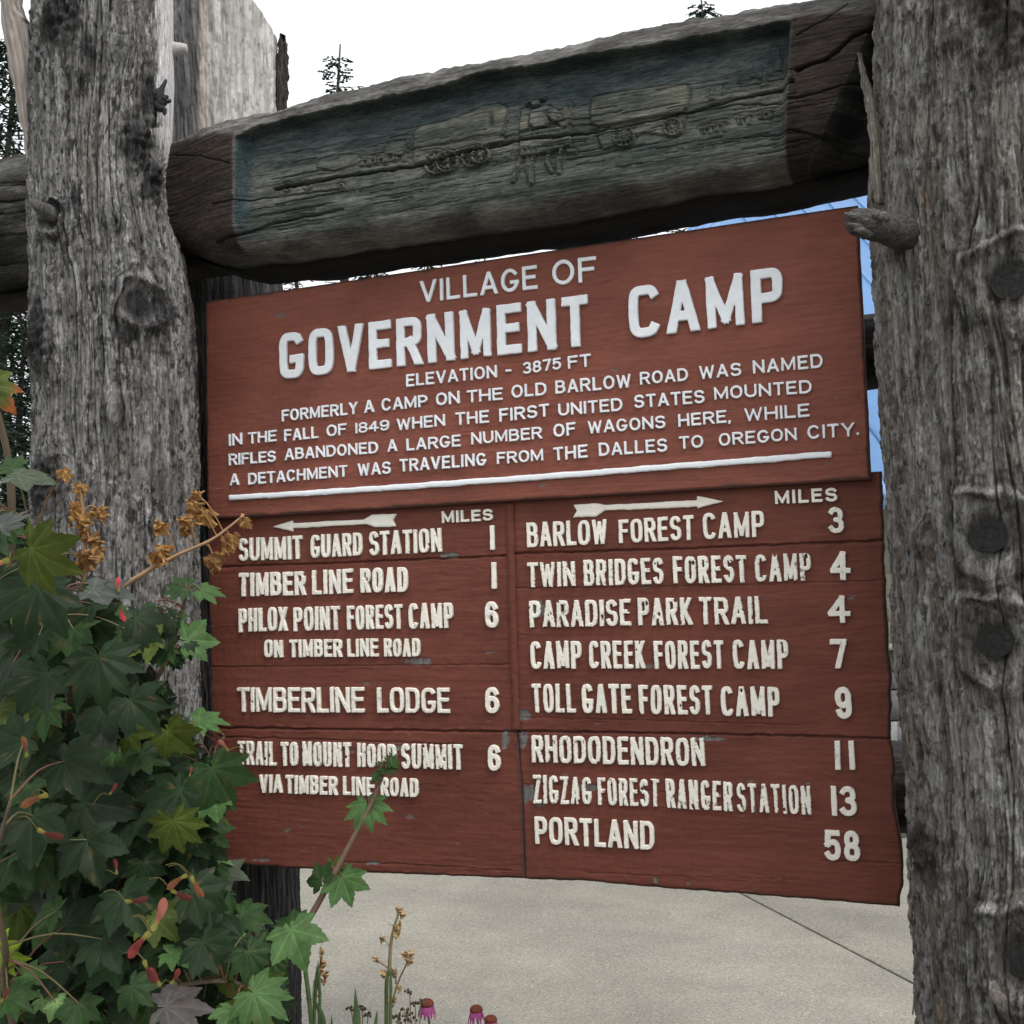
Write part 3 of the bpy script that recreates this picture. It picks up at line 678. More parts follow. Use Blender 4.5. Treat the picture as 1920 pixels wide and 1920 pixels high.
# painted panel is a part of its own: faces whose centre lies in the panel
fm = pm > .5
fq = np.zeros(len(Q), bool); ii = Q % NTb; jj = Q//NTb; okf = (ii < NHb).all(1)
fq[okf] = fm[jj[okf], ii[okf]].all(1)
Vx = np.concatenate([V, [full[0].mean(0), full[-1].mean(0)]]); Cx = np.concatenate([cgb.reshape(-1, 3), [[.1]*3]*2])
def sub(Qs, Ts):
    idx = np.unique(np.concatenate([Qs.ravel()]+([np.array(Ts).ravel()] if len(Ts) else []))); mp = np.zeros(len(Vx), np.int64); mp[idx] = np.arange(len(idx))
    return Vx[idx], [mp[Qs]]+([mp[np.array(Ts)]] if len(Ts) else []), Cx[idx]
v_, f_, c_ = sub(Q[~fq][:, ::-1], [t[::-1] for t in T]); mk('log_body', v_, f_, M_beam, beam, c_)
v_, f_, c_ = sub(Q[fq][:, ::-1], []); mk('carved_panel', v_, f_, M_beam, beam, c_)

# ------------------------------------------------------------------ rails behind the sign
def rail(name, za, zb, y, r, x0, x1, label, seed, col):
    n, m = 48, 420; t = np.linspace(0, 2*math.pi, n, endpoint=False); xx = np.linspace(x0, x1, m)
    Tm, Xm = np.meshgrid(t, xx); rr = r*(1+.07*fbm(np.cos(Tm)*2, np.sin(Tm)*2, Xm*2.5, 3, seed))+.004*pn(np.cos(Tm)*9, np.sin(Tm)*9, Xm*6, seed+2)
    zc = (za+zb)/2
    Pm = np.stack([Xm, y+rr*np.cos(Tm), zc+rr*np.sin(Tm)*(zb-za)/(2*r)], -1)
    s = fbm(np.cos(Tm)*4, np.sin(Tm)*4, Xm*3, 3, seed+5)
    c = mix(np.array(col)*.6, np.array(col)*1.4, sstep(-.5, .5, s)).reshape(-1, 3)
    V = Pm.reshape(-1, 3); nV = len(V)
    T = [(k, (k+1) % n, nV) for k in range(n)]+[((m-1)*n+(k+1) % n, (m-1)*n+k, nV+1) for k in range(n)]
    o = mk(name, np.concatenate([V, [[x0, y, zc], [x1, y, zc]]]), [grid_faces(n, m, True), T], M_beam, None, np.concatenate([c, [col]*2]), loc=((x0+x1)/2, y, zc))
    o['label'] = label; o['category'] = 'log rail'; o['group'] = 'log rails behind the sign'
rail('log_rail', at(1632, 722, .3)[2], at(1632, 582, .3)[2], .36, .09, -2.3, .3, 'dark log rail crossing behind the upper red-brown board at mid height', 200, (.03, .027, .026))
rail('log_rail', at(1690, 1575, .3)[2], at(1690, 1400, .3)[2], .38, .1, -2.3, .3, 'dark log rail low behind the bottom of the mileage board', 210, (.05, .047, .045))

# ------------------------------------------------------------------ sign boards
YU, YLo = -.028, 0.0
GREYW = np.array([.13, .125, .12])
def board(name, parent, corners, y, thick, nx, nz, seed, base, seams, chips, left=None, right=None, edgew=1.0):
    """painted plank panel: corners are photo pixels, seams are grooves measured on the photo, chips bare grey wood"""
    zt, zb = corners['z']; z = np.linspace(zb, zt, nz)
    xl_ = left(z); xr_ = right(z); u = np.linspace(0, 1, nx)
    Xg = xl_[:, None]+(xr_-xl_)[:, None]*u[None, :]; Zg = np.repeat(z[:, None], nx, 1)
    Zb = Zg.copy()
    if 'zbf' in corners:
        zbf = corners['zbf'](Xg[0]); k = (zt-Zg)/(zt-zb); Zg = zt-(zt-zbf)[None, :]*k
    if 'ztf' in corners:
        ztf = corners['ztf'](Xg[0]); k = (Zg-zb)/(zt-zb); Zg = Zg+(ztf-zt)[None, :]*k
    bx, by = proj(np.stack([Xg, 0*Xg+y, Zg], -1))
    Y = y+.0006*fbm(Xg*6, Zg*70, 0, 4, seed)+.00035*pn(Xg*90, Zg*7, 0, seed+30)+.0016*fbm(Xg*2.5, Zg*4, 0, 2, seed+1)+.0005*pn(Xg*60, Zg*60, 0, seed+2)
    # brush lumps and drips
    lump = fbm(Xg*9, Zg*55, 0, 3, seed+3); Y = Y-.0007*sstep(.5, .7, lump)+.0007*sstep(.6, .7, fbm(Xg*7+9, Zg*60, 0, 3, seed+4))
    C = np.broadcast_to(np.array(base), Xg.shape+(3,)).copy()
    C = mix(C, C*1.14, sstep(-.4, .5, fbm(Xg*4, Zg*12, 0, 4, seed+5))); C = mix(C, C*.86, sstep(.1, .6, fbm(Xg*3+4, Zg*3, 0, 3, seed+6)))
    for (pts, wpx, dep, ch) in seams:
        j = 1.4*pn(bx*.04, by*.01, 0, seed+7)+.8*pn(bx*.17, 0*by, 0, seed+8)
        d = dpoly(bx, by+j, pts) if abs(pts[-1][0]-pts[0][0]) > abs(pts[-1][1]-pts[0][1]) else dpoly(bx+j, by, pts)
        wv = wpx*(1+.45*pn(bx*.03, by*.03, 0, seed+9)); Y = Y+dep*np.exp(-(d/wv)**2)
        Y = Y-.0016*np.exp(-((d-wv*2.2)/(wv*1.2))**2)*sstep(0, .4, pn(bx*.05, by*.05, 0, seed+10))
        if ch: C = mix(C, np.array([.05, .04, .035]), ch*np.exp(-(d/(wv*.9))**2)*sstep(-.2, .3, pn(bx*.06, by*.06, 0, seed+11)))
    for (cx, cy, rx, ry) in chips:
        q = np.hypot((bx-cx)/rx, (by-cy)/ry)+.45*fbm(bx*.11, by*.05, 0, 3, seed+12)
        m = sstep(1.0, .82, q); C = mix(C, GREYW*(1+.5*pn(bx*.6, by*.03, 0, seed+13))[..., None], m); Y = Y+.0016*m
    rc = sstep(.92, .96, fbm(Xg*14, Zg*40, 0, 3, seed+14)); C = mix(C, GREYW, rc*.7); Y = Y+.001*rc
    # worn edges
    ed = np.minimum(np.minimum(Xg-xl_[:, None], xr_[:, None]-Xg), np.minimum(Zg-Zg[0][None, :], Zg[-1][None, :]-Zg))
    Y = Y+.004*sstep(.006, 0, ed)*edgew; C = mix(C, np.array([.05, .035, .03]), .75*sstep(.010, .002, ed+.006*fbm(Xg*20, Zg*20, 0, 3, seed+15)))
    Pf = np.stack([Xg, Y, Zg], -1); n = nx*nz
    ring = [i for i in range(nx)]+[r*nx+nx-1 for r in range(1, nz)]+[(nz-1)*nx+i for i in range(nx-2, -1, -1)]+[r*nx for r in range(nz-2, 0, -1)]
    V = Pf.reshape(-1, 3); Bk = V[ring].copy(); Bk[:, 1] = y+thick; m_ = len(ring)
    side = np.array([(ring[k], n+k, n+(k+1) % m_, ring[(k+1) % m_]) for k in range(m_)])
    cen = Bk.mean(0); bt_ = np.array([(n+k, n+m_, n+(k+1) % m_) for k in range(m_)])
    V = np.concatenate([V, Bk, [cen]]); Cc = np.concatenate([C.reshape(-1, 3), np.tile([.06, .035, .028], (m_+1, 1))])
    return mk(name, V, [grid_faces(nx, nz), side, bt_], M_board, parent, Cc)

zT = 2.488; zS = 1.836; zB = .862
header = thing('welcome_board', (-1.11, YU, 1.83), 'upper red-brown village sign board with white raised lettering under the carved beam', 'sign')
P_TL = at(384, 566, YU); P_TR = at(1608, 383, YU); P_BR = at(1633, 900, YU); P_BL = at(388, 973, YU)
zT = (P_TL[2]+P_TR[2])/2; zS = (P_BL[2]+P_BR[2])/2
hb = board('panel', header, dict(z=(zT, zS)), YU, .026, 720, 270, 300, (.182, .061, .042),
           [([(388, 703), (1000, 640), (1612, 560)], .8, .0007, 0), ([(390, 860), (1000, 800), (1625, 740)], .8, .0006, 0)], [],
           left=lambda z: np.interp(z, [zS, zT], [P_BL[0], P_TL[0]])+.0012*pn(z*30, 0*z, 0, 301), right=lambda z: np.interp(z, [zS, zT], [P_BR[0], P_TR[0]])+.0012*pn(z*30, 0*z, 0, 302))

lower = thing('mileage_board', (-1.11, YLo, .86), 'lower red-brown plank board listing forest camps and miles in cream raised lettering', 'sign')
edgeR = [(904, 1653), (1010, 1657), (1100, 1659), (1200, 1665), (1286, 1671), (1385, 1671), (1440, 1677), (1515, 1680), (1560, 1684), (1629, 1695), (1680, 1694), (1700, 1686)]
eR = np.array(sorted([(at(x, y, YLo)[2], at(x, y, YLo)[0]) for y, x in edgeR]))
eL = np.array(sorted([(at(x, y, YLo)[2], at(x, y, YLo)[0]) for y, x in [(960, 389), (1100, 391), (1300, 394), (1500, 397), (1615, 399)]]))
eB = np.array(sorted([(at(x, y, YLo)[0], at(x, y, YLo)[2]) for x, y in [(395, 1614), (477, 1624), (700, 1637), (860, 1643), (983, 1648), (1094, 1652), (1180, 1660), (1293, 1669), (1500, 1685), (1660, 1698), (1690, 1701)]]))
eM = np.array(sorted([(at(x, y, YLo)[2], at(x, y, YLo)[0]) for x, y in [(955, 940), (958, 1045), (965, 1245), (970, 1380), (978, 1480), (984, 1650)]]))
zTop2 = zS+.02; zBot2 = float(eB[:, 1].min())
lf_ = lambda z: np.interp(z, eL[:, 0], eL[:, 1])+.0015*pn(z*25, 0*z, 0, 303)
md_ = lambda z: np.interp(z, eM[:, 0], eM[:, 1])
rt_ = lambda z: np.interp(z, eR[:, 0], eR[:, 1])+.003*pn(z*22, 0*z, 0, 304)+.0015*pn(z*70, 0*z, 0, 305)
zbf = lambda x: np.interp(x, eB[:, 0], eB[:, 1])+.0016*pn(x*40, 0*x, 0, 306)
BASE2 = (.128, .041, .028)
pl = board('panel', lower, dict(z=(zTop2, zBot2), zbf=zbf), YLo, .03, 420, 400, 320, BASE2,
           [([(390, 1064), (415, 1063), (700, 1053), (1000, 1040)], 1.5, .011, .8), ([(390, 1251), (700, 1248), (968, 1246)], 1.0, .004, .5), ([(395, 1363), (430, 1365), (700, 1369), (975, 1372)], 1.6, .011, .8),
            ([(400, 1380), (430, 1382), (600, 1387), (868, 1396)], 1.2, .005, .5), ([(620, 1616), (740, 1620), (960, 1632)], 1.0, .003, .6), ([(400, 1474), (960, 1470)], .8, .0012, 0)],
           [(788, 1240, 26, 7), (948, 1386, 8, 22), (845, 1041, 26, 5), (495, 1612, 18, 3), (700, 1618, 14, 4), (760, 1402, 24, 6)], left=lf_, right=md_)
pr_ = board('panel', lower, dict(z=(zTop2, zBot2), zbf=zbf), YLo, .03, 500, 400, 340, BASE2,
            [([(950, 1040), (990, 1037), (1130, 1034), (1400, 1024), (1665, 1013)], 1.7, .011, .8), ([(965, 1103), (1180, 1101), (1400, 1097), (1670, 1088)], 1.0, .004, .4), ([(960, 1371), (1250, 1375), (1500, 1380), (1680, 1386)], 1.7, .012, .8),
             ([(972, 1470), (1120, 1473), (1300, 1490)], .9, .003, .4), ([(1000, 1240), (1670, 1248)], .8, .0014, 0), ([(985, 1345), (1250, 1352), (1500, 1360)], .9, .003, .2), ([(1540, 1614), (1690, 1619)], 1.0, .004, .6), ([(1100, 1637), (1500, 1650)], .8, .002, .3)],
            [(1010, 1143, 14, 16), (989, 1486, 16, 17), (980, 1386, 9, 20), (1330, 1385, 28, 4), (1013, 1505, 9, 9), (1230, 1650, 5, 7), (1291, 1656, 4, 4), (985, 1340, 14, 10), (1100, 1476, 22, 8)], left=md_, right=rt_)
# raised joint strip between the two columns
st = [(947, 944, 964, 943), (950, 1045, 966, 1044), (956, 1245, 972, 1244), (959, 1300, 974, 1300), (959, 1366, 976, 1368)]
SV = []; SQ = []
stp = np.array(st, float); ns = 70
for i in range(ns):
    s = i/(ns-1)*(len(st)-1); a, b, c, d = [np.interp(s, range(len(st)), stp[:, k]) for k in range(4)]
    wv = .8*math.sin(i*.7)+rnd.uniform(-.5, .5)
    for (x, y, yy) in ((a+wv, b, .004), (a+wv+1.2, b, -.006), (c+wv*.6-1.2, d, -.006), (c+wv*.6, d, .004)):
        SV.append(at(x, y, YLo+yy+rnd.uniform(-.0006, .0006)))
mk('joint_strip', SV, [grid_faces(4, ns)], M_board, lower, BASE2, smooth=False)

# ------------------------------------------------------------------ lettering: cut-out raised letters
def SE(cx, cy, rx, ry, a0, a1, n=2.0, k=18):
    out = []
    for t in np.linspace(math.radians(a0), math.radians(a1), k):
        c, s = math.cos(t), math.sin(t)
        out.append((cx+rx*math.copysign(abs(c)**(2/n), c), cy+ry*math.copysign(abs(s)**(2/n), s)))
    return out
def glyph(ch, n):
    """strokes on the unit box; n is how square the rounds are"""
    G = {
        'A': (1.0, [[(0, -.05), (.5, 1.08)], [(.5, 1.08), (1, -.05)], [(.2, .28), (.8, .28)]]),
        'E': (.8, [[(0, 0), (0, 1)], [(0, 1), (1, 1)], [(0, .53), (.86, .53)], [(0, 0), (1, 0)]]),
        'F': (.78, [[(0, 0), (0, 1)], [(0, 1), (1, 1)], [(0, .52), (.85, .52)]]),
        'H': (.95, [[(0, 0), (0, 1)], [(1, 0), (1, 1)], [(0, .5), (1, .5)]]),
        'I': (.0, [[(0, 0), (0, 1)]]), '1': (.0, [[(0, 0), (0, 1)]]),
        'K': (.92, [[(0, 0), (0, 1)], [(1, 1.06), (.12, .42)], [(.3, .55), (1.02, -.06)]]),
        'L': (.74, [[(0, 1), (0, 0)], [(0, 0), (1, 0)]]),
        'M': (1.2, [[(0, 0), (0, 1)], [(0, 1.0), (.5, .08)], [(.5, .08), (1, 1.0)], [(1, 1), (1, 0)]]),
        'N': (.98, [[(0, 0), (0, 1)], [(0, 1), (1, 0)], [(1, 0), (1, 1)]]),
        'T': (.84, [[(.5, 0), (.5, 1)], [(0, 1), (1, 1)]]),
        'V': (1.0, [[(0, 1.06), (.5, -.06)], [(.5, -.06), (1, 1.06)]]),
        'W': (1.38, [[(0, 1.05), (.24, -.03)], [(.24, -.03), (.5, .92)], [(.5, .92), (.76, -.03)], [(.76, -.03), (1, 1.05)]]),
        'X': (.95, [[(0, -.05), (1, 1.05)], [(0, 1.05), (1, -.05)]]),
        'Y': (1.0, [[(0, 1.06), (.5, .45)], [(1, 1.06), (.5, .45)], [(.5, .5), (.5, 0)]]),
        'Z': (.85, [[(0, 1), (1, 1)], [(1, 1), (0, 0)], [(0, 0), (1, 0)]]),
        '-': (.6, [[(0, .45), (1, .45)]]), '.': (.0, [[(0, 0), (0, .02)]]), ',': (.05, [[(0.5, .02), (.5, 0)], [(.5, 0), (0, -.14)]]),
        '4': (.95, [[(.66, 0), (.66, 1)], [(.66, 1), (0, .34)], [(0, .3), (1, .3)]]),
        '7': (.85, [[(0, 1), (1, 1)], [(1, 1), (.4, -.04)]]),
    }
    if ch in G: return G[ch]
    if ch == 'O': return 1.0, [SE(.5, .5, .5, .5, 0, 360, n, 40)]
    if ch == '0': return .9, [SE(.5, .5, .5, .5, 0, 360, n, 40)]
    if ch == 'C': return .95, [SE(.5, .5, .5, .5, 42, 318, n, 34)]
    if ch == 'G': return 1.0, [SE(.5, .5, .5, .5, 42, 335, n, 34)+[(1, .36)], [(1, .4), (.62, .4)]]
    if ch == 'D': return .98, [[(0, 0), (0, 1)], [(0, 1), (.42, 1)]+SE(.42, .5, .58, .5, 90, -90, n, 20)+[(.42, 0), (0, 0)]]
    if ch == 'U': return .98, [[(0, 1), (0, .38)]+SE(.5, .38, .5, .38, 180, 360, n, 20)+[(1, .38), (1, 1)]]
    if ch == 'P': return .88, [[(0, 0), (0, 1)], [(0, 1), (.5, 1)]+SE(.5, .72, .5, .28, 90, -90, n, 16)+[(.5, .44), (0, .44)]]
    if ch == 'R': return .95, [[(0, 0), (0, 1)], [(0, 1), (.5, 1)]+SE(.5, .74, .48, .26, 90, -90, n, 16)+[(.5, .48), (0, .48)], [(.52, .5), (1.0, -.05)]]
    if ch == 'B': return .93, [[(0, 0), (0, 1)], [(0, 1), (.5, 1)]+SE(.5, .77, .42, .23, 90, -90, n, 14)+[(.5, .54), (0, .54)], [(.5, .54)]+SE(.52, .27, .48, .27, 90, -90, n, 14)+[(.5, 0), (0, 0)]]
    if ch == 'S': return .88, [SE(.5, .755, .48, .245, 25, 180, 2.3, 14)+SE(.5, .755, .48, .235, 180, 270, 2.3, 8)+SE(.5, .255, .5, .265, 90, 0, 2.3, 8)+SE(.5, .255, .5, .255, 0, -158, 2.3, 14)]
    if ch == '3': return .85, [SE(.48, .76, .46, .24, 150, -90, 2.3, 18)+SE(.48, .26, .52, .26, 90, -150, 2.3, 18)]
    if ch == '8': return .85, [SE(.5, .76, .44, .24, 0, 360, 2.3, 26), SE(.5, .26, .5, .26, 0, 360, 2.3, 26)]
    if ch == '5': return .85, [[(.95, 1), (.08, 1)], [(.08, 1), (.04, .55)], [(.04, .55), (.2, .62)]+SE(.46, .32, .54, .32, 80, -150, 2.3, 20)]
    if ch == '6': return .85, [SE(.5, .29, .5, .29, 0, 360, 2.3, 26), [(0, .3), (0, .62)]+SE(.5, .62, .5, .38, 180, 32, 2.3, 14)]
    if ch == '9': return .85, [SE(.5, .71, .5, .29, 0, 360, 2.3, 26), [(1, .7), (1, .38)]+SE(.5, .38, .5, .38, 0, -148, 2.3, 14)]
    raise KeyError(ch)
def contour_mesh(S, xs_, ys_):
    """marching squares fill of S<0; returns verts (x,y), triangles, boundary edges and a flag per vertex"""
    ny, nx = S.shape; ins = S < 0
    vid = {}; V = []; T = []; B = []; isb = []
    def gv(j, i):
        k = (j, i)
        if k not in vid: vid[k] = len(V); V.append((xs_[i], ys_[j])); isb.append(False)
        return vid[k]
    def ev(j0, i0, j1, i1):
        k = (j0, i0, j1, i1) if (j0, i0) < (j1, i1) else (j1, i1, j0, i0)
        if k not in vid:
            a, b = S[k[0], k[1]], S[k[2], k[3]]; t = a/(a-b); t = min(max(t, .02), .98)
            vid[k] = len(V); V.append((xs_[k[1]]+(xs_[k[3]]-xs_[k[1]])*t, ys_[k[0]]+(ys_[k[2]]-ys_[k[0]])*t)); isb.append(True)
        return vid[k]
    cnt = ins[:-1, :-1].astype(int)+ins[1:, :-1]+ins[:-1, 1:]+ins[1:, 1:]
    for j, i in zip(*np.nonzero(cnt)):
        cs = [(j, i), (j, i+1), (j+1, i+1), (j+1, i)]
        if cnt[j, i] == 4:
            q = [gv(*c) for c in cs]; T += [(q[0], q[1], q[2]), (q[0], q[2], q[3])]; continue
        poly = []
        for k in range(4):
            c, d = cs[k], cs[(k+1) % 4]
            if ins[c]: poly.append((gv(*c), 0))
            if ins[c] != ins[d]: poly.append((ev(*c, *d), 1 if ins[c] else 2))
        m = len(poly)
        for k in range(1, m-1): T.append((poly[0][0], poly[k][0], poly[k+1][0]))
        for k in range(m):
            if poly[k][1] == 1 and poly[(k+1) % m][1] == 2: B.append((poly[k][0], poly[(k+1) % m][0]))
    return V, T, B, isb
LSEED = [0]
def seg_sd(x, y, pts, hw, square=True):
    d = dpoly(x, y, pts)-hw
    if square:
        for a, b in ((pts[0], pts[1]), (pts[-1], pts[-2])):
            a = np.array(a); v = a-np.array(b); L = np.linalg.norm(v)
            if L < 1e-6: continue
            v /= L; lx = (x-a[0])*v[0]+(y-a[1])*v[1]; ly = np.abs(-(x-a[0])*v[1]+(y-a[1])*v[0])
            d = np.minimum(d, np.maximum(np.abs(lx)-hw, ly-hw))
    return d
def word(mb, text, bl, br, hl, hr, sty, yb):
    """cut the word's letters into mb: bl/br baseline ends and hl/hr letter heights in photo pixels"""
    P0, P1 = at(*bl, yb), at(*br, yb); H0 = at(bl[0], bl[1]-hl, yb)[2]-P0[2]; H1 = at(br[0], br[1]-hr, yb)[2]-P1[2]
    Wd = (P1[0]-P0[0])/((H0+H1)/2); hw = sty['w']/2; gap = sty.get('gap', .11)
    gl = [glyph(c, sty['n']) for c in text]
    hw = min(hw, .175*Wd/max(len(text), 1)) if len(text) > 2 else hw
    fix = 2*hw*len(text); nat = sum(g[0] for g in gl); spn = Wd-fix
    g = min(gap, .35*spn/max(len(text)-1, 1)) if nat > 0 else (spn/max(len(text)-1, 1))
    s = (spn-g*(len(text)-1))/max(nat, 1e-6) if nat > 0 else 0
    if nat > 0 and s > 1.0:
        ex = (s-.95)*nat; s = .95; g += ex/max(len(text)-1, 1) if len(text) > 1 else 0
    x = 0.0; res = sty['res']
    for ch, (gw, strokes) in zip(text, gl):
        LSEED[0] += 1; sd_ = LSEED[0]
        cw = gw*s
        iw = cw; w_tot = cw+2*hw
        step = 1.0/res
        xs_ = np.arange(-.08, w_tot+.08+step, step); ys_ = np.arange(-.24 if ch == ',' else -.08, 1.08+step, step)
        Xg, Yg = np.meshgrid(xs_, ys_)
        wob = sty['wob']
        Xw = Xg+wob*pn(Xg*3.0, Yg*3.0, sd_*1.7, 400)+wob*.5*pn(Xg*9, Yg*9, sd_*1.7, 401)
        Yw = Yg+wob*pn(Xg*3.0, Yg*3.0, sd_*1.7, 402)+wob*.5*pn(Xg*9, Yg*9, sd_*1.7, 403)
        S = np.full(Xg.shape, 9.0); rho = sty['rho']; hwi = hw-rho
        lr = random.Random(sd_); hv = 1+.05*lr.uniform(-1, 1)*sty['wob']*60*.5
        for st_ in strokes:
            pts = [(hw+p[0]*iw, hw+p[1]*(1-2*hw)) for p in st_]
            S = np.minimum(S, seg_sd(Xw, Yw, pts, hwi*hv*(.84 if ch in 'MW' else 1)))
        lo = -.3 if ch == ',' else rho
        S = np.maximum(S, np.maximum(lo-Yw, Yw-(1-rho)))-rho
        S = S+sty['rag']*np.maximum(0, pn(Xg*14, Yg*14, sd_*2.3, 404))*.5
        # a few letters have lost a splinter of their edge
        if sty.get('chip') and lr.random() < sty['chip']:
            cx, cy = lr.uniform(0, w_tot), lr.uniform(0, 1); rr = lr.uniform(.04, .09)
            S = np.maximum(S, rr-np.hypot((Xg-cx)*1.6, Yg-cy)-.03*pn(Xg*20, Yg*20, sd_, 405))
        if S.min() >= 0: x += w_tot+g; continue
        v, t, be, isb = contour_mesh(S, xs_, ys_)
        v = np.array(v); isb = np.array(isb)
        # signed distance again at the vertices for the rounded edge
        fi = np.clip(((v[:, 0]-xs_[0])/step), 0, len(xs_)-1.001); fj = np.clip(((v[:, 1]-ys_[0])/step), 0, len(ys_)-1.001)
        i0 = fi.astype(int); j0 = fj.astype(int); a, b = fi-i0, fj-j0
        sv = S[j0, i0]*(1-a)*(1-b)+S[j0, i0+1]*a*(1-b)+S[j0+1, i0]*(1-a)*b+S[j0+1, i0+1]*a*b
        dd = np.clip(-sv, 0, 1); dd[isb] = 0
        bev = .025; q = np.clip(dd/bev, 0, 1); hgt = sty['t']*(.8+.2*np.sqrt(1-(1-q)**2))
        hgt = hgt+sty['t']*.06*pn(v[:, 0]*6, v[:, 1]*6, sd_*1.1, 406)
        tilt = lr.uniform(-1, 1)*sty['tilt']; dy = lr.uniform(-1, 1)*sty['tilt']*.5
        lx = v[:, 0]+tilt*(v[:, 1]-.5); ly = v[:, 1]+dy
        uu = (x+lx)/Wd; Hh = H0+(H1-H0)*np.clip(uu, 0, 1)
        Wp = np.stack([P0[0]+(P1[0]-P0[0])*uu, yb-hgt, P0[2]+(P1[2]-P0[2])*uu+ly*Hh], 1)
        n = len(Wp); bi = sorted(set(k for e in be for k in e)); mp = {k: n+q_ for q_, k in enumerate(bi)}
        sk = Wp[bi].copy(); sk[:, 1] = yb+.003
        tv = 1+.03*lr.uniform(-1, 1); base = np.array(sty['col'])*tv
        C = np.broadcast_to(base, (n, 3)).copy()
        cr = sstep(.02, .0, np.abs(pn(v[:, 0]*2.5, v[:, 1]*11, sd_*3.1, 407)))*sty.get('crk', 0)
        pe = sstep(.62, .7, fbm(v[:, 0]*5, v[:, 1]*4, sd_*2.7, 3, 408))*sty.get('crk', 0)
        C = mix(C, np.array([.28, .25, .21]), np.clip(.55*cr+.75*pe, 0, 1))
        Cs = np.broadcast_to(np.array(sty['side']), (len(bi), 3))
        mb.add(np.concatenate([Wp, sk]), [(e[0], mp[e[0]], mp[e[1]], e[1]) for e in be], t, np.concatenate([C, Cs]))
        x += w_tot+g
def text_line(parent, words, sty, yb, name='lettering'):
    for wd in words:
        mb = MB(); word(mb, *wd, sty, yb)
        mb.build(name, M_lwhite, parent)
WH = (.76, .79, .82); WS = (.42, .43, .45); CR = (.80, .765, .68); CS = (.5, .46, .38)
S_vill = dict(w=.155, n=2.0, res=40, wob=.006, rho=.02, rag=.01, t=.006, tilt=.008, col=WH, side=WS, gap=.16)
S_gov = dict(w=.185, n=4.0, res=64, wob=.008, rho=.02, rag=.012, t=.010, tilt=.01, col=WH, side=WS, gap=.13)
S_sm = dict(w=.18, n=2.2, res=30, wob=.014, rho=.03, rag=.03, t=.006, tilt=.015, col=WH, side=WS, gap=.16)
S_lo = dict(w=.158, n=3.2, res=50, wob=.010, rho=.025, rag=.03, t=.0085, tilt=.02, col=CR, side=CS, gap=.085, chip=.12, crk=.6)
S_wrn = dict(S_lo, chip=.5, crk=1.3, rag=.06); S_lo2 = dict(S_lo, w=.185, gap=.1); S_num = dict(S_lo, w=.19, n=2.3, chip=.1); S_mi = dict(S_lo, w=.22, gap=.2, chip=.05, crk=.3)
HP = hb; yh = YU-.0005
text_line(HP, [('VILLAGE', (789, 569), (1009, 542), 41, 45), ('OF', (1037, 536.5), (1120, 527.5), 47, 47)], S_vill, yh)
text_line(HP, [('GOVERNMENT', (527, 713), (1106, 649), 86, 97)], S_gov, yh)
text_line(HP, [('CAMP', (1182, 637), (1471, 601), 97, 101)], S_gov, yh)
text_line(HP, [('ELEVATION', (763, 726), (933, 708.5), 23.5, 24), ('-', (949, 706.5), (960, 705.5), 23, 23), ('3875', (982, 702.5), (1053, 692.5), 22, 22), ('FT', (1066, 692.5), (1109, 688), 24, 25)], S_sm, yh)
text_line(HP, [('FORMERLY', (530, 791), (672, 776.5), 22, 23), ('A', (684.5, 775.5), (702.5, 773), 24, 24), ('CAMP', (717, 771.5), (802.6, 763), 24, 22.5), ('ON', (819, 761.5), (863, 757), 24, 24), ('THE', (877, 756), (943.6, 750), 23.5, 23.5),
               ('OLD', (960.5, 747.5), (1026, 741), 24.5, 24.5), ('BARLOW', (1042.5, 739.5), (1184, 727), 25, 26), ('ROAD', (1201, 722.5), (1291, 714), 24, 24), ('WAS', (1312, 712), (1391, 705), 25, 25), ('NAMED', (1412.6, 701.5), (1543.7, 690), 25, 27)], S_sm, yh)
text_line(HP, [('IN', (430.6, 837), (455, 834), 22.5, 22.5), ('THE', (467, 833), (519.5, 827.5), 21.5, 21.5), ('FALL', (534.5, 828), (598, 822), 22.5, 22.5), ('OF', (614, 819.5), (651, 816), 22, 22), ('1849', (668, 813.5), (730.6, 807), 20, 20),
               ('WHEN', (745.6, 808), (835.6, 799), 22.5, 22.5), ('THE', (855.5, 798), (918, 793), 24, 24), ('FIRST', (937.6, 792), (1030.6, 781), 25, 24), ('UNITED', (1048, 780.5), (1168, 771), 23, 25), ('STATES', (1190.5, 766.5), (1322, 756), 25, 25), ('MOUNTED', (1340, 750.5), (1523, 737.5), 24, 25.5)], S_sm, yh)
text_line(HP, [('RIFLES', (430.6, 873.5), (518, 866), 22, 21), ('ABANDONED', (535.6, 863.5), (710, 850), 22, 22), ('A', (728, 848), (745.6, 846), 23, 23), ('LARGE', (763.6, 846), (865, 837.5), 23, 22.5), ('NUMBER', (885, 834.5), (1017.5, 823), 23, 23),
               ('OF', (1039, 820.5), (1080.5, 816), 24.5, 24.5), ('WAGONS', (1103.5, 814), (1248.6, 803), 24, 24), ('HERE', (1272.7, 801), (1363, 793), 24, 24), (',', (1366, 793.5), (1372, 792.5), 23, 23), ('WHILE', (1397, 791.5), (1519, 781.5), 25, 25)], S_sm, yh)
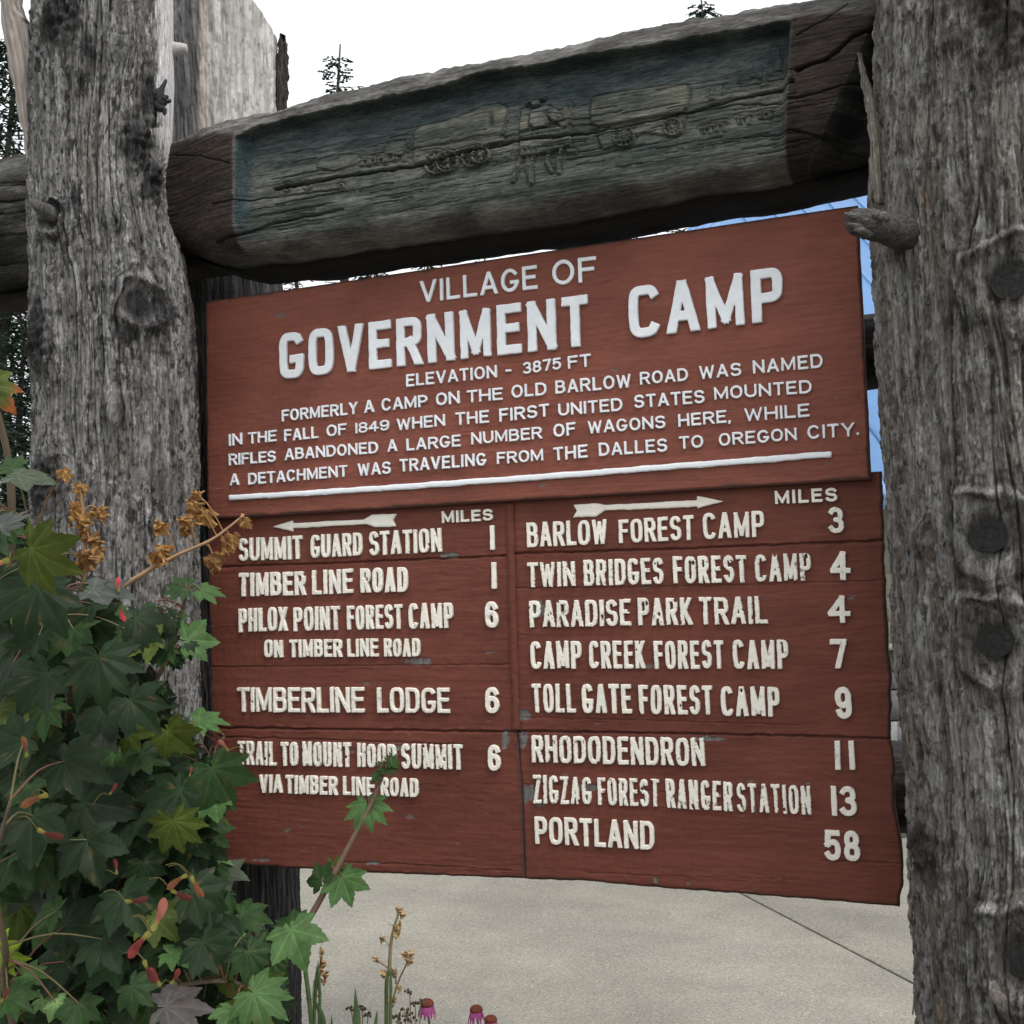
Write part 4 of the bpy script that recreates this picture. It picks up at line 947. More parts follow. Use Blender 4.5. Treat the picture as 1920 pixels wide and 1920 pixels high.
text_line(HP, [('A', (432.5, 911), (449.4, 909.5), 22, 22), ('DETACHMENT', (467, 909.5), (652.6, 894), 22, 22), ('WAS', (672.5, 893), (733.6, 888.5), 23.5, 23.5), ('TRAVELING', (751, 885.5), (912.5, 873), 24, 24), ('FROM', (933, 871), (1019.4, 864), 22.5, 22.5),
               ('THE', (1039, 864.5), (1102.7, 858), 25, 25), ('DALLES', (1124, 856), (1252, 847), 25, 25), ('TO', (1274.5, 843), (1319.5, 839.5), 24, 24), ('OREGON', (1349, 837), (1495, 825.5), 24, 24), ('CITY', (1515, 824), (1604, 818.5), 26, 26), ('.', (1606.5, 816.5), (1611.5, 816), 25, 25)], S_sm, yh)
def flat_shape(parent, name, poly, yb, t, col, side, dens=3.0):
    """thin cut-out board of the outline poly (photo pixels) with soft edges"""
    pa = np.array(poly, float); st = dens
    xs_ = np.arange(pa[:, 0].min()-4, pa[:, 0].max()+4, st); ys_ = np.arange(pa[:, 1].min()-4, pa[:, 1].max()+4, st)
    Xg, Yg = np.meshgrid(xs_, ys_)
    S = sdpoly(Xg+1.0*pn(Xg*.03, Yg*.03, 0, 410), Yg+1.1*pn(Xg*.03, Yg*.03, 0, 411)+.6*pn(Xg*.1, Yg*.1, 0, 412), poly)
    v, tr, be, isb = contour_mesh(S, xs_, ys_)
    v = np.array(v); isb = np.array(isb); d = np.where(isb, 0, np.clip(-sdpoly(v[:, 0], v[:, 1], poly), 0, 9)); q = np.clip(d/2.5, 0, 1)
    W0 = np.array([at(a, b, yb) for a, b in v]); W0[:, 1] = yb-t*(.65+.35*np.sqrt(1-(1-q)**2))
    n = len(W0); bi = sorted(set(k for e in be for k in e)); mp = {k: n+i for i, k in enumerate(bi)}
    sk = W0[bi].copy(); sk[:, 1] = yb+.003
    tr = [(a, c, b) for a, b, c in tr]
    C = np.broadcast_to(np.array(col), (n, 3))*(1+.05*pn(v[:, 0]*.05, v[:, 1]*.2, 0, 413))[:, None]
    return mk(name, np.concatenate([W0, sk]), [np.array([(e[1], mp[e[1]], mp[e[0]], e[0]) for e in be]), np.array(tr)], M_lwhite, parent, np.concatenate([C, np.broadcast_to(np.array(side), (len(bi), 3))]))
flat_shape(HP, 'underline_bar', [(430.6, 929), (700, 911.5), (1000, 890), (1300, 866.5), (1559.6, 846), (1559.6, 857.5), (1300, 878), (1000, 901.5), (700, 922), (431, 939)], yh, .008, WH, WS, 2.2)
yl = YLo-.0005
flat_shape(pl, 'arrow', [(513.4, 987.2), (550.2, 975.2), (551, 980.7), (683.5, 973.8), (698, 964.8), (744.2, 963), (737.8, 975), (744.2, 987.2), (703, 987.8), (688.4, 983.3), (551, 990.4), (551.1, 997)], yl, .007, CR, CS, 1.7)
flat_shape(pr_, 'arrow', [(1075.3, 946.2), (1120.8, 944.2), (1135, 947), (1307.7, 938.1), (1307.7, 929.6), (1357.6, 940.1), (1308.9, 953.9), (1307.7, 949.9), (1135, 958), (1118, 968), (1075.3, 969.4), (1082.2, 957.2)], yl, .007, CR, CS, 1.7)
text_line(pl, [('MILES', (830.5, 981.4), (925.7, 976), 23, 22)], S_mi, yl)
text_line(pl, [('SUMMIT', (450, 1052.7), (568.3, 1048.5), 43, 44.5), ('GUARD', (585, 1047), (681, 1042), 43.5, 43.5), ('STATION', (694.8, 1042), (829.5, 1035), 45.5, 45)], S_lo, yl)
text_line(pl, [('TIMBER', (450, 1119), (575.4, 1115.4), 44.5, 44.5), ('LINE', (587.6, 1115.4), (663.5, 1112), 46, 46), ('ROAD', (678, 1112), (766.5, 1109), 46.5, 46.5)], S_lo2, yl)
text_line(pl, [('PHLOX', (450, 1185.8), (540.8, 1182.5), 45, 45), ('POINT', (552.8, 1183.5), (639.3, 1181), 45, 45), ('FOREST', (652.9, 1181), (756.2, 1178.7), 45, 46), ('CAMP', (768.5, 1179.3), (851.4, 1177.7), 48, 48)], S_lo, yl)
text_line(pl, [('ON', (497.9, 1232.6), (531.8, 1232.6), 33, 33), ('TIMBER', (545.3, 1232.6), (643.2, 1231.6), 33.5, 33.5), ('LINE', (653.5, 1231.6), (711, 1230.7), 34, 34), ('ROAD', (722.3, 1231), (789.5, 1231), 34, 34)], S_lo2, yl)
text_line(pl, [('TIMBERLINE', (447.8, 1335), (684.5, 1336), 46, 48), ('LODGE', (709.4, 1336), (845, 1337), 47.5, 47.5)], S_lo, yl)
text_line(pl, [('TRAIL', (448.8, 1433.7), (518.9, 1435.7), 45, 45), ('TO', (529.2, 1435.5), (560.8, 1436), 45, 45), ('MOUNT', (569.5, 1435.7), (660, 1438), 46, 46), ('HOOD', (672.2, 1437.6), (744.9, 1440), 45, 45), ('SUMMIT', (754.6, 1440.8), (869.2, 1443), 47, 47)], S_wrn, yl)
text_line(pl, [('VIA', (488.8, 1486), (530.8, 1486), 34, 34), ('TIMBER', (538.2, 1487.5), (634.4, 1490), 35, 35), ('LINE', (645.4, 1490), (704.5, 1492), 35, 35), ('ROAD', (715.8, 1492), (786.2, 1494), 35, 35)], S_lo2, yl)
for tx, bl, br, h in [('1', (921, 1031), (931.5, 1031), 46), ('1', (924, 1104), (934.7, 1104), 49.7), ('6', (912, 1177), (936, 1177), 50), ('6', (912, 1337.5), (937.7, 1337.5), 49.7), ('6', (917, 1445), (940.2, 1445), 49)]:
    text_line(pl, [(tx, bl, br, h, h)], S_num, yl, 'numeral')
text_line(pr_, [('MILES', (1454, 946.2), (1571, 940), 26, 26)], S_mi, yl)
text_line(pr_, [('BARLOW', (990, 1027), (1139.9, 1020), 47, 46.5), ('FOREST', (1162.2, 1019), (1302.8, 1012), 44, 47), ('CAMP', (1319.8, 1012), (1434.8, 1006.8), 49, 49)], S_lo, yl)
text_line(pr_, [('TWIN', (990.8, 1101.4), (1080.2, 1099.4), 47, 47), ('BRIDGES', (1096.4, 1098.6), (1245.5, 1095.3), 49, 50), ('FOREST', (1263.8, 1094), (1401.9, 1092.5), 51, 52), ('CAMP', (1417.3, 1091.3), (1523, 1088.4), 52, 52)], S_wrn, yl)
text_line(pr_, [('PARADISE', (994.8, 1176.6), (1184.6, 1173.3), 50.5, 50.5), ('PARK', (1198, 1173.3), (1299.5, 1171.7), 52, 52), ('TRAIL', (1312.5, 1171.7), (1440.5, 1169.7), 52, 52)], S_wrn, yl)
text_line(pr_, [('CAMP', (996.9, 1254.6), (1092.3, 1253), 52, 52), ('CREEK', (1106.6, 1253.8), (1211.4, 1252.5), 52, 52), ('FOREST', (1228.4, 1254.6), (1358.4, 1253), 53, 53), ('CAMP', (1375.9, 1254.6), (1480.3, 1253.8), 55, 55)], S_lo, yl)
text_line(pr_, [('TOLL', (999.7, 1335), (1080.2, 1336.6), 54, 54), ('GATE', (1093.2, 1337), (1185.8, 1338), 55, 55), ('FOREST', (1200, 1339), (1338, 1340), 55, 55), ('CAMP', (1353.6, 1341.7), (1464, 1344), 56, 56)], S_lo, yl)
text_line(pr_, [('RHODODENDRON', (998.9, 1428.9), (1323, 1436.5), 51, 53)], S_wrn, yl)
text_line(pr_, [('ZIGZAG', (1001.8, 1506), (1110.6, 1507.5), 54, 50), ('FOREST', (1122.8, 1509), (1237.8, 1512), 51.5, 51.5), ('RANGER', (1250.8, 1514), (1375.9, 1521), 55, 55), ('STATION', (1383.6, 1521), (1522.2, 1527), 54, 54)], S_wrn, yl)
text_line(pr_, [('PORTLAND', (1005, 1581), (1228.4, 1593), 51, 53)], S_lo, yl)
for tx, bl, br, h in [('3', (1554.7, 1000.7), (1583.9, 1000.7), 49.6), ('4', (1558.7, 1088), (1596.9, 1088), 55), ('4', (1554.3, 1168.4), (1596.9, 1168.4), 52), ('7', (1558.7, 1253.8), (1590, 1253.8), 55.7), ('9', (1567.7, 1348), (1599, 1348), 60),
                      ('11', (1567, 1443), (1604.2, 1443), 55), ('13', (1560.3, 1529), (1608.3, 1529.5), 56), ('58', (1548, 1612.7), (1614.4, 1615), 57)]:
    text_line(pr_, [(tx, bl, br, h, h)], S_num, yl, 'numeral')

# ------------------------------------------------------------------ house with blue metal roof behind
E0 = at(1655, 899, 4.0)                       # a point of the eave
house = thing('lodge_building', E0*np.array([1, 1, 0])+UV*.5, 'tan lap-sided building with stone base and bright blue metal roof behind the right post', 'building')
SLP = 1.0
def roof_hit(px, py):
    d = ray(px, py); # z = E0z + SLP*((P-E0).UV)
    k = (E0[2]-CAM[2]+SLP*((CAM-E0)@UV))/(d[2]-SLP*(d@UV)); return CAM+d*k
RL = 3.1; e1 = 10.0
def hipz(e, u, L): return np.minimum(np.minimum(u, 2*RL-u), np.minimum(e-L, e1-e))
best = None
for L in np.arange(-3.5, 1.5, .05):                    # how far left the hipped roof must reach to end where the photo shows it
    ee, uu = np.meshgrid(np.linspace(L, L+2*RL, 70), np.linspace(0, 2*RL, 70)); hz = hipz(ee, uu, L)
    pp_ = E0+ee[..., None]*EV+uu[..., None]*UV+np.array([0, 0, 1])*hz[..., None]*SLP; qx, qy = proj(pp_)
    sel = (np.abs(qy-431) < 12)
    if sel.any():
        v_ = abs(qx[sel].min()-1284)
        if best is None or v_ < best[0]: best = (v_, L)
eL0 = best[1]; print('roof', best)
def rp(e, u, dz=0.0): return E0+EV*e+UV*u+np.array([0, 0, SLP*float(hipz(e, u, eL0))+dz])
mb = MB(); BL = (.095, .205, .40)
c0, c1, c2, c3, r0, r1 = rp(eL0, 0), rp(e1, 0), rp(e1, 2*RL), rp(eL0, 2*RL), rp(eL0+RL, RL), rp(e1-RL, RL)
dn = np.array([0, 0, -.06])
mb.add([c0, c1, c2, c3, r0, r1, c0+dn, c1+dn, c2+dn, c3+dn], [(0, 1, 5, 4), (2, 3, 4, 5), (0, 6, 7, 1), (1, 7, 8, 2), (2, 8, 9, 3), (3, 9, 6, 0), (6, 9, 8, 7)], [(3, 0, 4), (1, 2, 5)], col=BL)
def seam(a, b_, nrm):
    d = (b_-a)/np.linalg.norm(b_-a); s_ = np.cross(d, nrm); s_ /= np.linalg.norm(s_); n_v = np.cross(s_, d)
    q = [a-s_*.015, a+s_*.015, b_+s_*.015, b_-s_*.015]; q = [x-n_v*.01 if n_v[2] > 0 else x+n_v*.01 for x in q]; up_ = n_v*(.024 if n_v[2] > 0 else -.024)
    mb.add(q+[x+up_ for x in q], [(4, 5, 6, 7), (0, 1, 5, 4), (1, 2, 6, 5), (3, 0, 4, 7), (2, 3, 7, 6)], col=BL)
rs = eL0+.2
while rs < e1-.1: seam(rp(rs, 0), rp(rs, min(RL, rs-eL0, e1-rs)), np.array([0, 0, 1.0])); rs += .33
us = .2
while us < 2*RL-.1: seam(rp(eL0, us), rp(eL0+min(us, 2*RL-us), us), np.array([0, 0, 1.0])); us += .33
mb.box(E0+EV*(eL0+e1)/2-UV*.013+np.array([0, 0, -.09]), (e1-eL0, .025, .16), PHI, (.2, .36, .62))
M_metal = attr_mat('blue_metal_roof', .45, .4, 12, (1, 1, 1), .92, 1.06)
mb.build('roof', M_metal, house, smooth=False)
w0 = eL0+.35; wl = e1-.4
WPT = lambda e, z, off=0.0: E0*np.array([1, 1, 0])+EV*e+UV*(.55-off)+np.array([0, 0, z])
mb = MB(); zc = 1.17
while zc < 2.55:
    mb.add([WPT(w0, zc, .022), WPT(wl, zc, .022), WPT(wl, zc+.15, .004), WPT(w0, zc+.15, .004), WPT(w0, zc, -.05), WPT(wl, zc, -.05)], [(0, 1, 2, 3), (4, 5, 1, 0)], col=(.30, .265, .215)); zc += .15
mb.add([WPT(w0, 0), WPT(w0, 2.3), WPT(w0, 2.3, -5), WPT(w0, 0, -5)], [(0, 1, 2, 3)], col=(.30, .265, .215))
mb.build('wall', M_plain, house, smooth=False)
mb = MB(); z0 = 0.0
while z0 < 1.12:
    hgt = rnd.choice([.11, .15, .19]); hgt = min(hgt, 1.15-z0); e = w0
    while e < wl:
        L = rnd.uniform(.2, .5); g = rnd.uniform(.6, 1.5)
        c = WPT(e+L/2, z0+hgt/2, .04); mb.box(c, (L-.012, .1+rnd.uniform(0, .02), hgt-.012), PHI, np.array([.17, .172, .175])*g); e += L
    z0 += hgt
mb.box(WPT((w0+wl)/2, .57, .01), (wl-w0, .08, 1.14), PHI, (.08, .08, .08))
mb.build('stone_base', M_knot, house, smooth=False)
mb = MB(); mb.box(WPT((w0+wl)/2, 1.165, .07), (wl-w0, .2, .035), PHI, (.33, .32, .3)); mb.build('ledge', M_plain, house, smooth=False)
for e in (1.6, 4.4):
    mb = MB(); mb.box(WPT(e, 1.72, .03), (1.2, .06, .9), PHI, (.6, .58, .53)); fr = mb.build('window', M_plain, house, smooth=False)
    mb = MB(); mb.box(WPT(e, 1.72, .055), (1.04, .03, .74), PHI, (.02, .025, .03)); mb.build('pane', M_metal, fr, smooth=False)

# ------------------------------------------------------------------ conifers
def conifer_mesh(seed, h, dens=1.0, open_=0.0):
    lr = random.Random(seed); V = []; T = []; C = []
    z = h*.06
    while z < h*.985:
        q = z/h; L = (h*.19)*(1-q)**.75*lr.uniform(.75, 1.15)+.12; nb = max(3, int((4+5*(1-q))*dens)); a0 = lr.uniform(0, 6.28)
        for k in range(nb):
            a = a0+6.283*k/nb+lr.uniform(-.3, .3); Lb = L*lr.uniform(.7, 1.1)
            ax = np.array([math.cos(a), math.sin(a), 0]); sd = np.array([-math.sin(a), math.cos(a), 0])
            nt_ = max(4, int(Lb/.16)); br = (.5-q)*.35
            for j in range(nt_):
                s = (j+lr.random())/nt_; p = ax*Lb*s+np.array([0, 0, z-Lb*(.22+br)*s+.35*Lb*s*s*.6])
                for sg in (-1, 1):
                    tl_ = (.14+.34*Lb*(1-s)*lr.uniform(.5, 1))*lr.uniform(.7, 1.2)
                    dr = ax*lr.uniform(.4, .9)+sd*sg*lr.uniform(.5, 1)+np.array([0, 0, lr.uniform(-.5, .05)]); dr /= np.linalg.norm(dr)
                    up = np.cross(dr, sd*sg); up /= np.linalg.norm(up)+1e-6
                    wv = np.cross(dr, np.array([lr.uniform(-.4, .4), lr.uniform(-.4, .4), 1])); wv /= np.linalg.norm(wv)+1e-6
                    g = lr.uniform(.6, 1.35); col = np.array([.036, .058, .042])*g
                    m_ = max(3, int(tl_/.055))
                    for u in range(m_):
                        b = p+dr*tl_*u/m_; ln = tl_/m_*1.5; wd = .022+.028*lr.random()
                        n0 = len(V); V += [b-wv*.006, b+wv*wd+dr*ln*.6, b+dr*ln, b-wv*wd+dr*ln*.6]; T += [(n0, n0+1, n0+2), (n0, n0+2, n0+3)]; C += [col]*4
        z += lr.uniform(.2, .34)*(1+open_)*(1.15-q*.55)
    return np.array(V), np.array(T), np.array(C)
PROTO = {}
def conifer(kind, base, h, rz, label):
    sd, hh0, dn, op = {'full': (1, 12.0, 1.0, 0), 'thin': (2, 12.0, .55, .55), 'dense': (3, 12.0, 1.5, -.15)}[kind]
    t = thing('conifer_tree', base, label, 'conifer', 'conifers behind the sign')
    if kind not in PROTO:
        V, T, C = conifer_mesh(sd, hh0, dn, op)
        cr = mk('crown', V+np.array(base), [T], M_needle, t, C, smooth=False)
        mb = MB(); mb.tube([np.array(base)+np.array([.1*math.sin(i), .1*math.cos(i*2), hh0*i/10]) for i in range(11)], np.linspace(.2, .015, 11), 10, (.07, .055, .045), .05); tr = mb.build('trunk', M_bark, t)
        PROTO[kind] = (cr, tr)
    else:
        for s in PROTO[kind]:
            c = s.copy(); c.parent = t; COL.objects.link(c)
    t.scale = (h/hh0,)*3; t.rotation_euler.z = rz
    return t
tips = [('dense', 14, 62, 13, 'dark conifer at the far left above the log end, seen beside the leaning slab'), ('dense', -75, 330, 8.5, 'low dense conifer below the beam end at the far left'), ('dense', 40, 480, 10, 'dense conifer directly behind the left log post'),
        ('thin', 632, 84, 21, 'conifer whose thin feathery tip stands above the middle of the beam'), ('full', 1312, -7, 22, 'conifer with its tip just showing at the top edge of the photo'),
        ('dense', 430, 335, 17, 'conifer showing dark green in the gap above the upper board near the rear post'), ('full', 545, 375, 18, 'conifer showing in the gap above the left part of the upper board'), ('dense', 690, 400, 19, 'conifer showing in the gap left of the word village'),
        ('full', 800, 420, 20, 'conifer showing sky glints in the gap above the word village'), ('thin', 905, 452, 22, 'small conifer tip in the bright gap above the middle of the board'), ('full', 1055, 440, 20, 'conifer showing through the gap just above the word of'), ('full', 1180, 425, 16, 'conifer beside the blue roof in the gap under the beam')]
for i, (k, px_, py_, y_, lb) in enumerate(tips):
    tpt = at(px_, py_, y_); conifer(k, (tpt[0], tpt[1], -.02), tpt[2]+.02, i*1.3, lb)

# ------------------------------------------------------------------ maple shrub
def leaf_template(seed, nl=7, teeth=True):
    lr = random.Random(seed)
    angs = {7: [0, 40, -40, 80, -80, 122, -122], 9: [0, 33, -33, 66, -66, 100, -100, 135, -135], 5: [0, 48, -48, 98, -98]}[nl]
    lens = {7: [1, .95, .95, .82, .82, .52, .52], 9: [1, .97, .97, .9, .9, .75, .75, .5, .5], 5: [1, .9, .9, .62, .62]}[nl]
    angs = [a+lr.uniform(-3, 3) for a in angs]; lens = [l*lr.uniform(.93, 1.06) for l in lens]
    sp = {7: 21, 9: 17.5, 5: 26}[nl]
    n = 150; th = np.linspace(-165, 165, n); r = np.zeros(n); near = np.zeros(n)
    for i, t in enumerate(th):
        best = 0
        for a, l in zip(angs, lens):
            d = abs(t-a)/sp
            v = l*(1-.36*d**.9) if d < 1.25 else 0
            if v > best: best = v; near[i] = min(d, 1)
        r[i] = max(best, .3*lens[-1])
    tooth = ((np.arange(n)*.27) % 1.0)
    if teeth: r = r*(1-.085*tooth*np.clip(near*3, 0, 1))
    rings = [.0, .12, .3, .5, .7, .86, 1.0]; V = [(0, 0, 0)]; ve = [1.0]
    for q in rings[1:]:
        for i in range(n):
            rr = r[i]*q; a = math.radians(th[i]); V.append((rr*math.sin(a), rr*math.cos(a), .055*near[i]*min(rr, .6)*1.05)); ve.append(max(0, 1-near[i]*rr*14)*(1-q*.5))
    T = [(0, 2+i, 1+i) for i in range(n-1)]; Q = []
    for k in range(len(rings)-2):
        for i in range(n-1):
            a = 1+k*n+i; b = 1+(k+1)*n+i; Q.append((a, a+1, b+1, b))
    return np.array(V), np.array(Q), np.array(T), np.array(ve)
LT = [leaf_template(s, nl) for s, nl in [(1, 7), (2, 7), (3, 9), (4, 7), (5, 9), (6, 5)]]
LDRY = [leaf_template(s, 5, True) for s in (11, 12, 13)]
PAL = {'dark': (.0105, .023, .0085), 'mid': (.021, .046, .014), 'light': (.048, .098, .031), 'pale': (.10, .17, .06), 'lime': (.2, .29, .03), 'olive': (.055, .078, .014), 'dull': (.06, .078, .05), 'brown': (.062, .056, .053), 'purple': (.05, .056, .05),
       'dry': (.40, .235, .085), 'dry2': (.30, .165, .065), 'tan': (.5, .36, .19), 'yellow': (.34, .3, .03)}
def add_leaf(mb, P0, nrm, tip, rad, col, curl=.25, tmpl=None, crumple=0.0, lr=rnd, veinmul=1.7, tipcol=None):
    V, Q, T, ve = tmpl if tmpl is not None else lr.choice(LT)
    nrm = np.array(nrm, float); nrm /= np.linalg.norm(nrm); tip = np.array(tip, float); tip = tip-nrm*(tip@nrm); tip /= np.linalg.norm(tip)+1e-9; sd = np.cross(tip, nrm)
    L = V.copy(); r2 = (L[:, 0]**2+L[:, 1]**2)
    cx = lr.uniform(-.15, .25); L[:, 2] += -curl*r2*.6-cx*L[:, 0]**2*.5+.05*np.sin(L[:, 0]*5+lr.uniform(0, 6))*np.sqrt(r2)+.04*np.sin(L[:, 1]*6+lr.uniform(0, 6))*np.sqrt(r2)
    L[:, 2] += lr.uniform(-.12, .42)*np.abs(L[:, 0])*(.4+.6*np.clip(L[:, 1]+.3, 0, 1))+lr.uniform(-.25, .1)*np.clip(L[:, 1], 0, 1)**2
    if crumple:
        ph = lr.uniform(0, 50); L[:, 2] += crumple*(fbm(L[:, 0]*3+ph, L[:, 1]*3, 0, 3, 500))*.5; L[:, 0] *= 1-crumple*.35*r2; L[:, 0] += crumple*.25*pn(L[:, 0]*3+ph, L[:, 1]*4, 3, 501); L[:, 2] -= crumple*np.abs(L[:, 0])*.6
    W_ = np.array(P0)+rad*(L[:, :1]*sd+L[:, 1:2]*tip+L[:, 2:3]*nrm)
    c = np.array(col)*lr.uniform(.85, 1.15)
    C = c[None, :]*(1+(veinmul-1)*np.clip(ve, 0, 1)[:, None])*(1+.12*pn(L[:, 0]*3, L[:, 1]*3, lr.uniform(0, 9), 502))[:, None]
    sp_t = sstep(.62, .75, fbm(L[:, 0]*5+lr.uniform(0, 50), L[:, 1]*5, 0, 3, 505)); C = mix(C, np.array([.09, .06, .025]), .6*sp_t) if not crumple else C
    if tipcol is not None:
        C = mix(C, np.array(tipcol), .8*sstep(.55, 1.0, np.sqrt(r2)+.25*pn(L[:, 0]*4, L[:, 1]*4, 1, 503)))
    mb.add(W_, Q, T, C)
VIEW = -R[:, 2]                                    # toward the camera
UPV = np.array([0, 0, 1.0]); RT = R[:, 0]; 
base_pt = atd(120, 1500, 1.95); base_pt[2] = 0
shrub = thing('maple_shrub', tuple(base_pt), 'leafy green maple shrub with red winged seeds and dried orange leaves before the left post', 'shrub')
stems = []
def stem(pix, r0, r1, n=26, col=(.10, .075, .05), root=True):
    pts = [atd(x, y, t) for x, y, t in pix]
    if root:
        p = pts[0].copy(); b = base_pt+np.array([rnd.uniform(-.12, .12), rnd.uniform(-.1, .1), 0]); pts = [b, (b+p)/2+np.array([0, 0, .05])]+pts
    sp = smooth_path(pts, n); stems.append((sp, np.linspace(r0, r1, n), col)); return sp
stem([(60, 1850, 1.9), (40, 1500, 1.85), (20, 1200, 1.8), (20, 900, 1.75), (-20, 720, 1.7)], .014, .004, 40)
stem([(150, 1850, 1.9), (120, 1550, 1.85), (130, 1300, 1.8), (100, 1150, 1.7), (60, 1010, 1.6)], .013, .003, 36)
stem([(200, 1800, 1.9), (230, 1550, 1.85), (260, 1350, 1.85), (320, 1220, 1.85), (350, 1110, 1.85)], .011, .0025, 36)
stem([(260, 1800, 1.85), (330, 1600, 1.8), (380, 1450, 1.8), (420, 1380, 1.8)], .010, .0025, 30)
stem([(300, 1900, 1.8), (420, 1830, 1.75), (520, 1800, 1.7), (565, 1745, 1.7), (610, 1670, 1.7), (660, 1575, 1.7), (690, 1520, 1.7), (712, 1470, 1.7), (725, 1435, 1.7)], .009, .0018, 44, (.13, .085, .06))
stem([(180, 1250, 1.95), (210, 1125, 1.95), (270, 1075, 1.95), (330, 1042, 1.95), (400, 1010, 1.95), (458, 965, 1.95)], .008, .0016, 40, (.32, .2, .11), True)
stem([(150, 1250, 1.85), (160, 1060, 1.85), (155, 960, 1.85), (150, 915, 1.85)], .006, .0015, 30, (.25, .15, .07))
stem([(220, 1900, 1.7), (330, 1850, 1.65), (430, 1840, 1.6), (500, 1870, 1.6)], .008, .002, 24)
stem([(20, 1900, 1.6), (10, 1780, 1.5), (-10, 1640, 1.45), (20, 1500, 1.4)], .008, .002, 24)
mbL = MB()
def place(px_, py_, rpx, dep, c, tilt=None, tipang=None, curl=.25, tm=None, upw=.55, tipcol=None):
    """a leaf whose middle is at photo pixel px,py, rpx pixels in radius"""
    rad = rpx/F*dep
    n = UPV*upw+VIEW*.85+np.array([rnd.uniform(-.4, .4), 0, rnd.uniform(-.25, .25)])
    if tilt is not None: n = UPV*tilt[2]+VIEW*tilt[1]+RT*tilt[0]
    ta = math.radians(tipang if tipang is not None else rnd.uniform(-180, 0))
    tip = RT*math.cos(ta)+UPV*math.sin(ta)
    n = n/np.linalg.norm(n); tp_ = tip-n*(tip@n); tp_ /= np.linalg.norm(tp_)
    P0 = atd(px_, py_, dep)-tp_*rad*.3
    add_leaf(mbL, P0, n, tp_, rad, PAL[c] if isinstance(c, str) else c, curl, tm, tipcol=tipcol)
    return P0
nodes = []
KEY = [(55, 893, 80, 1.5, 'dull', (.1, .35, .9), -10), (-10, 735, 75, 1.55, 'olive', (.4, .8, .3), -40), (20, 870, 45, 1.55, 'mid', None, 120), (85, 1045, 105, 1.35, 'olive', (-.2, .8, -.2), -30), (5, 975, 70, 1.4, 'purple', None, 100), (95, 1015, 60, 1.45, 'purple', (.3, .5, .7), 10),
       (60, 1135, 120, 1.4, 'dark', (.1, .9, .5), -100), (200, 1110, 85, 1.5, 'purple', (.2, .4, .9), 0), (270, 1170, 66, 1.6, 'dark', (.2, .8, .6), -30), (335, 1100, 46, 1.85, 'mid', (.2, .7, .7), 160), (390, 1108, 48, 1.85, 'light', (.1, .5, .9), 0), (255, 1200, 62, 1.7, 'mid', None, -60),
       (370, 1200, 62, 1.75, 'light', (.3, .8, .4), 10), (300, 1215, 60, 1.75, 'mid', (0, .8, .5), 190), (185, 1260, 105, 1.45, 'dark', (0, .9, .5), -80), (70, 1290, 100, 1.5, 'dark', (-.2, .9, .5), -110), (260, 1330, 85, 1.6, 'dark', None, -50), (390, 1350, 62, 1.75, 'light', (.2, .4, .9), 30), (330, 1385, 70, 1.7, 'olive', (.1, 1, -.2), -50),
       (412, 1465, 95, 1.7, 'mid', (.1, 1, .3), -60), (280, 1420, 60, 1.7, 'mid', (.2, .6, .8), -20), (322, 1475, 42, 1.85, 'yellow', (0, .9, .3), 40), (240, 1455, 50, 1.8, 'mid', None, 0), (145, 1435, 92, 1.5, 'dark', (.1, .8, .7), -20), (20, 1400, 90, 1.45, 'dark', None, -150), (400, 1565, 62, 1.75, 'mid', (.2, .6, .7), -40),
       (265, 1545, 62, 1.7, 'dark', None, -90), (330, 1560, 75, 1.6, 'olive', (0, 1, -.1), -80), (395, 1600, 66, 1.8, 'pale', (.3, .4, .9), 10), (430, 1640, 58, 1.8, 'dull', (.1, .5, .8), -10), (380, 1680, 78, 1.6, 'dark', (.2, .8, .5), -30), (60, 1560, 100, 1.45, 'dark', None, -90), (170, 1600, 95, 1.5, 'dark', None, -70),
       (690, 1522, 58, 1.7, 'light', (-.1, .8, .6), -80), (728, 1440, 36, 1.7, 'mid', (.2, .3, .9), 30), (705, 1452, 28, 1.7, 'mid', (-.3, .4, .8), 170), (735, 1425, 26, 1.7, 'mid', (.6, .5, .2), 70), (598, 1642, 46, 1.7, 'mid', (-.4, .8, .4), 130), (648, 1662, 62, 1.7, 'light', (.2, .9, .3), -70), (630, 1625, 32, 1.72, 'olive', (.5, .6, 0), 60),
       (555, 1765, 82, 1.62, 'light', (.1, .8, .6), -70), (540, 1730, 50, 1.66, 'mid', (.1, .5, .8), 120), (470, 1715, 62, 1.7, 'mid', (.1, .5, .9), -10), (440, 1765, 50, 1.66, 'pale', (.2, .6, .8), -30), (475, 1800, 64, 1.6, 'mid', (.2, .8, .5), -60), (390, 1785, 72, 1.55, 'dark', None, -60), (335, 1790, 56, 1.6, 'light', (.2, .4, .9), 0),
       (495, 1875, 84, 1.5, 'light', (.1, .7, .7), -40), (340, 1885, 96, 1.4, 'brown', (.1, .4, .9), 30), (440, 1910, 62, 1.5, 'light', (.2, .6, .8), -90), (10, 1790, 62, 1.55, 'lime', (-.2, .9, -.1), -20), (60, 1830, 50, 1.55, 'light', (.2, .4, .9), 20), (30, 1880, 62, 1.5, 'mid', (.2, .5, .8), -40), (90, 1870, 45, 1.6, 'pale', (.1, .4, .9), 30),
       (200, 1780, 80, 1.5, 'dark', None, -60), (240, 1700, 90, 1.5, 'dark', None, -60), (90, 1715, 60, 1.6, 'mid', (-.3, .5, .7), 200), (260, 1860, 60, 1.5, 'mid', None, -40), (150, 1900, 60, 1.5, 'mid', None, -80), (110, 1890, 40, 1.5, 'pale', None, -60), (345, 1655, 30, 1.8, 'light', None, 0)]
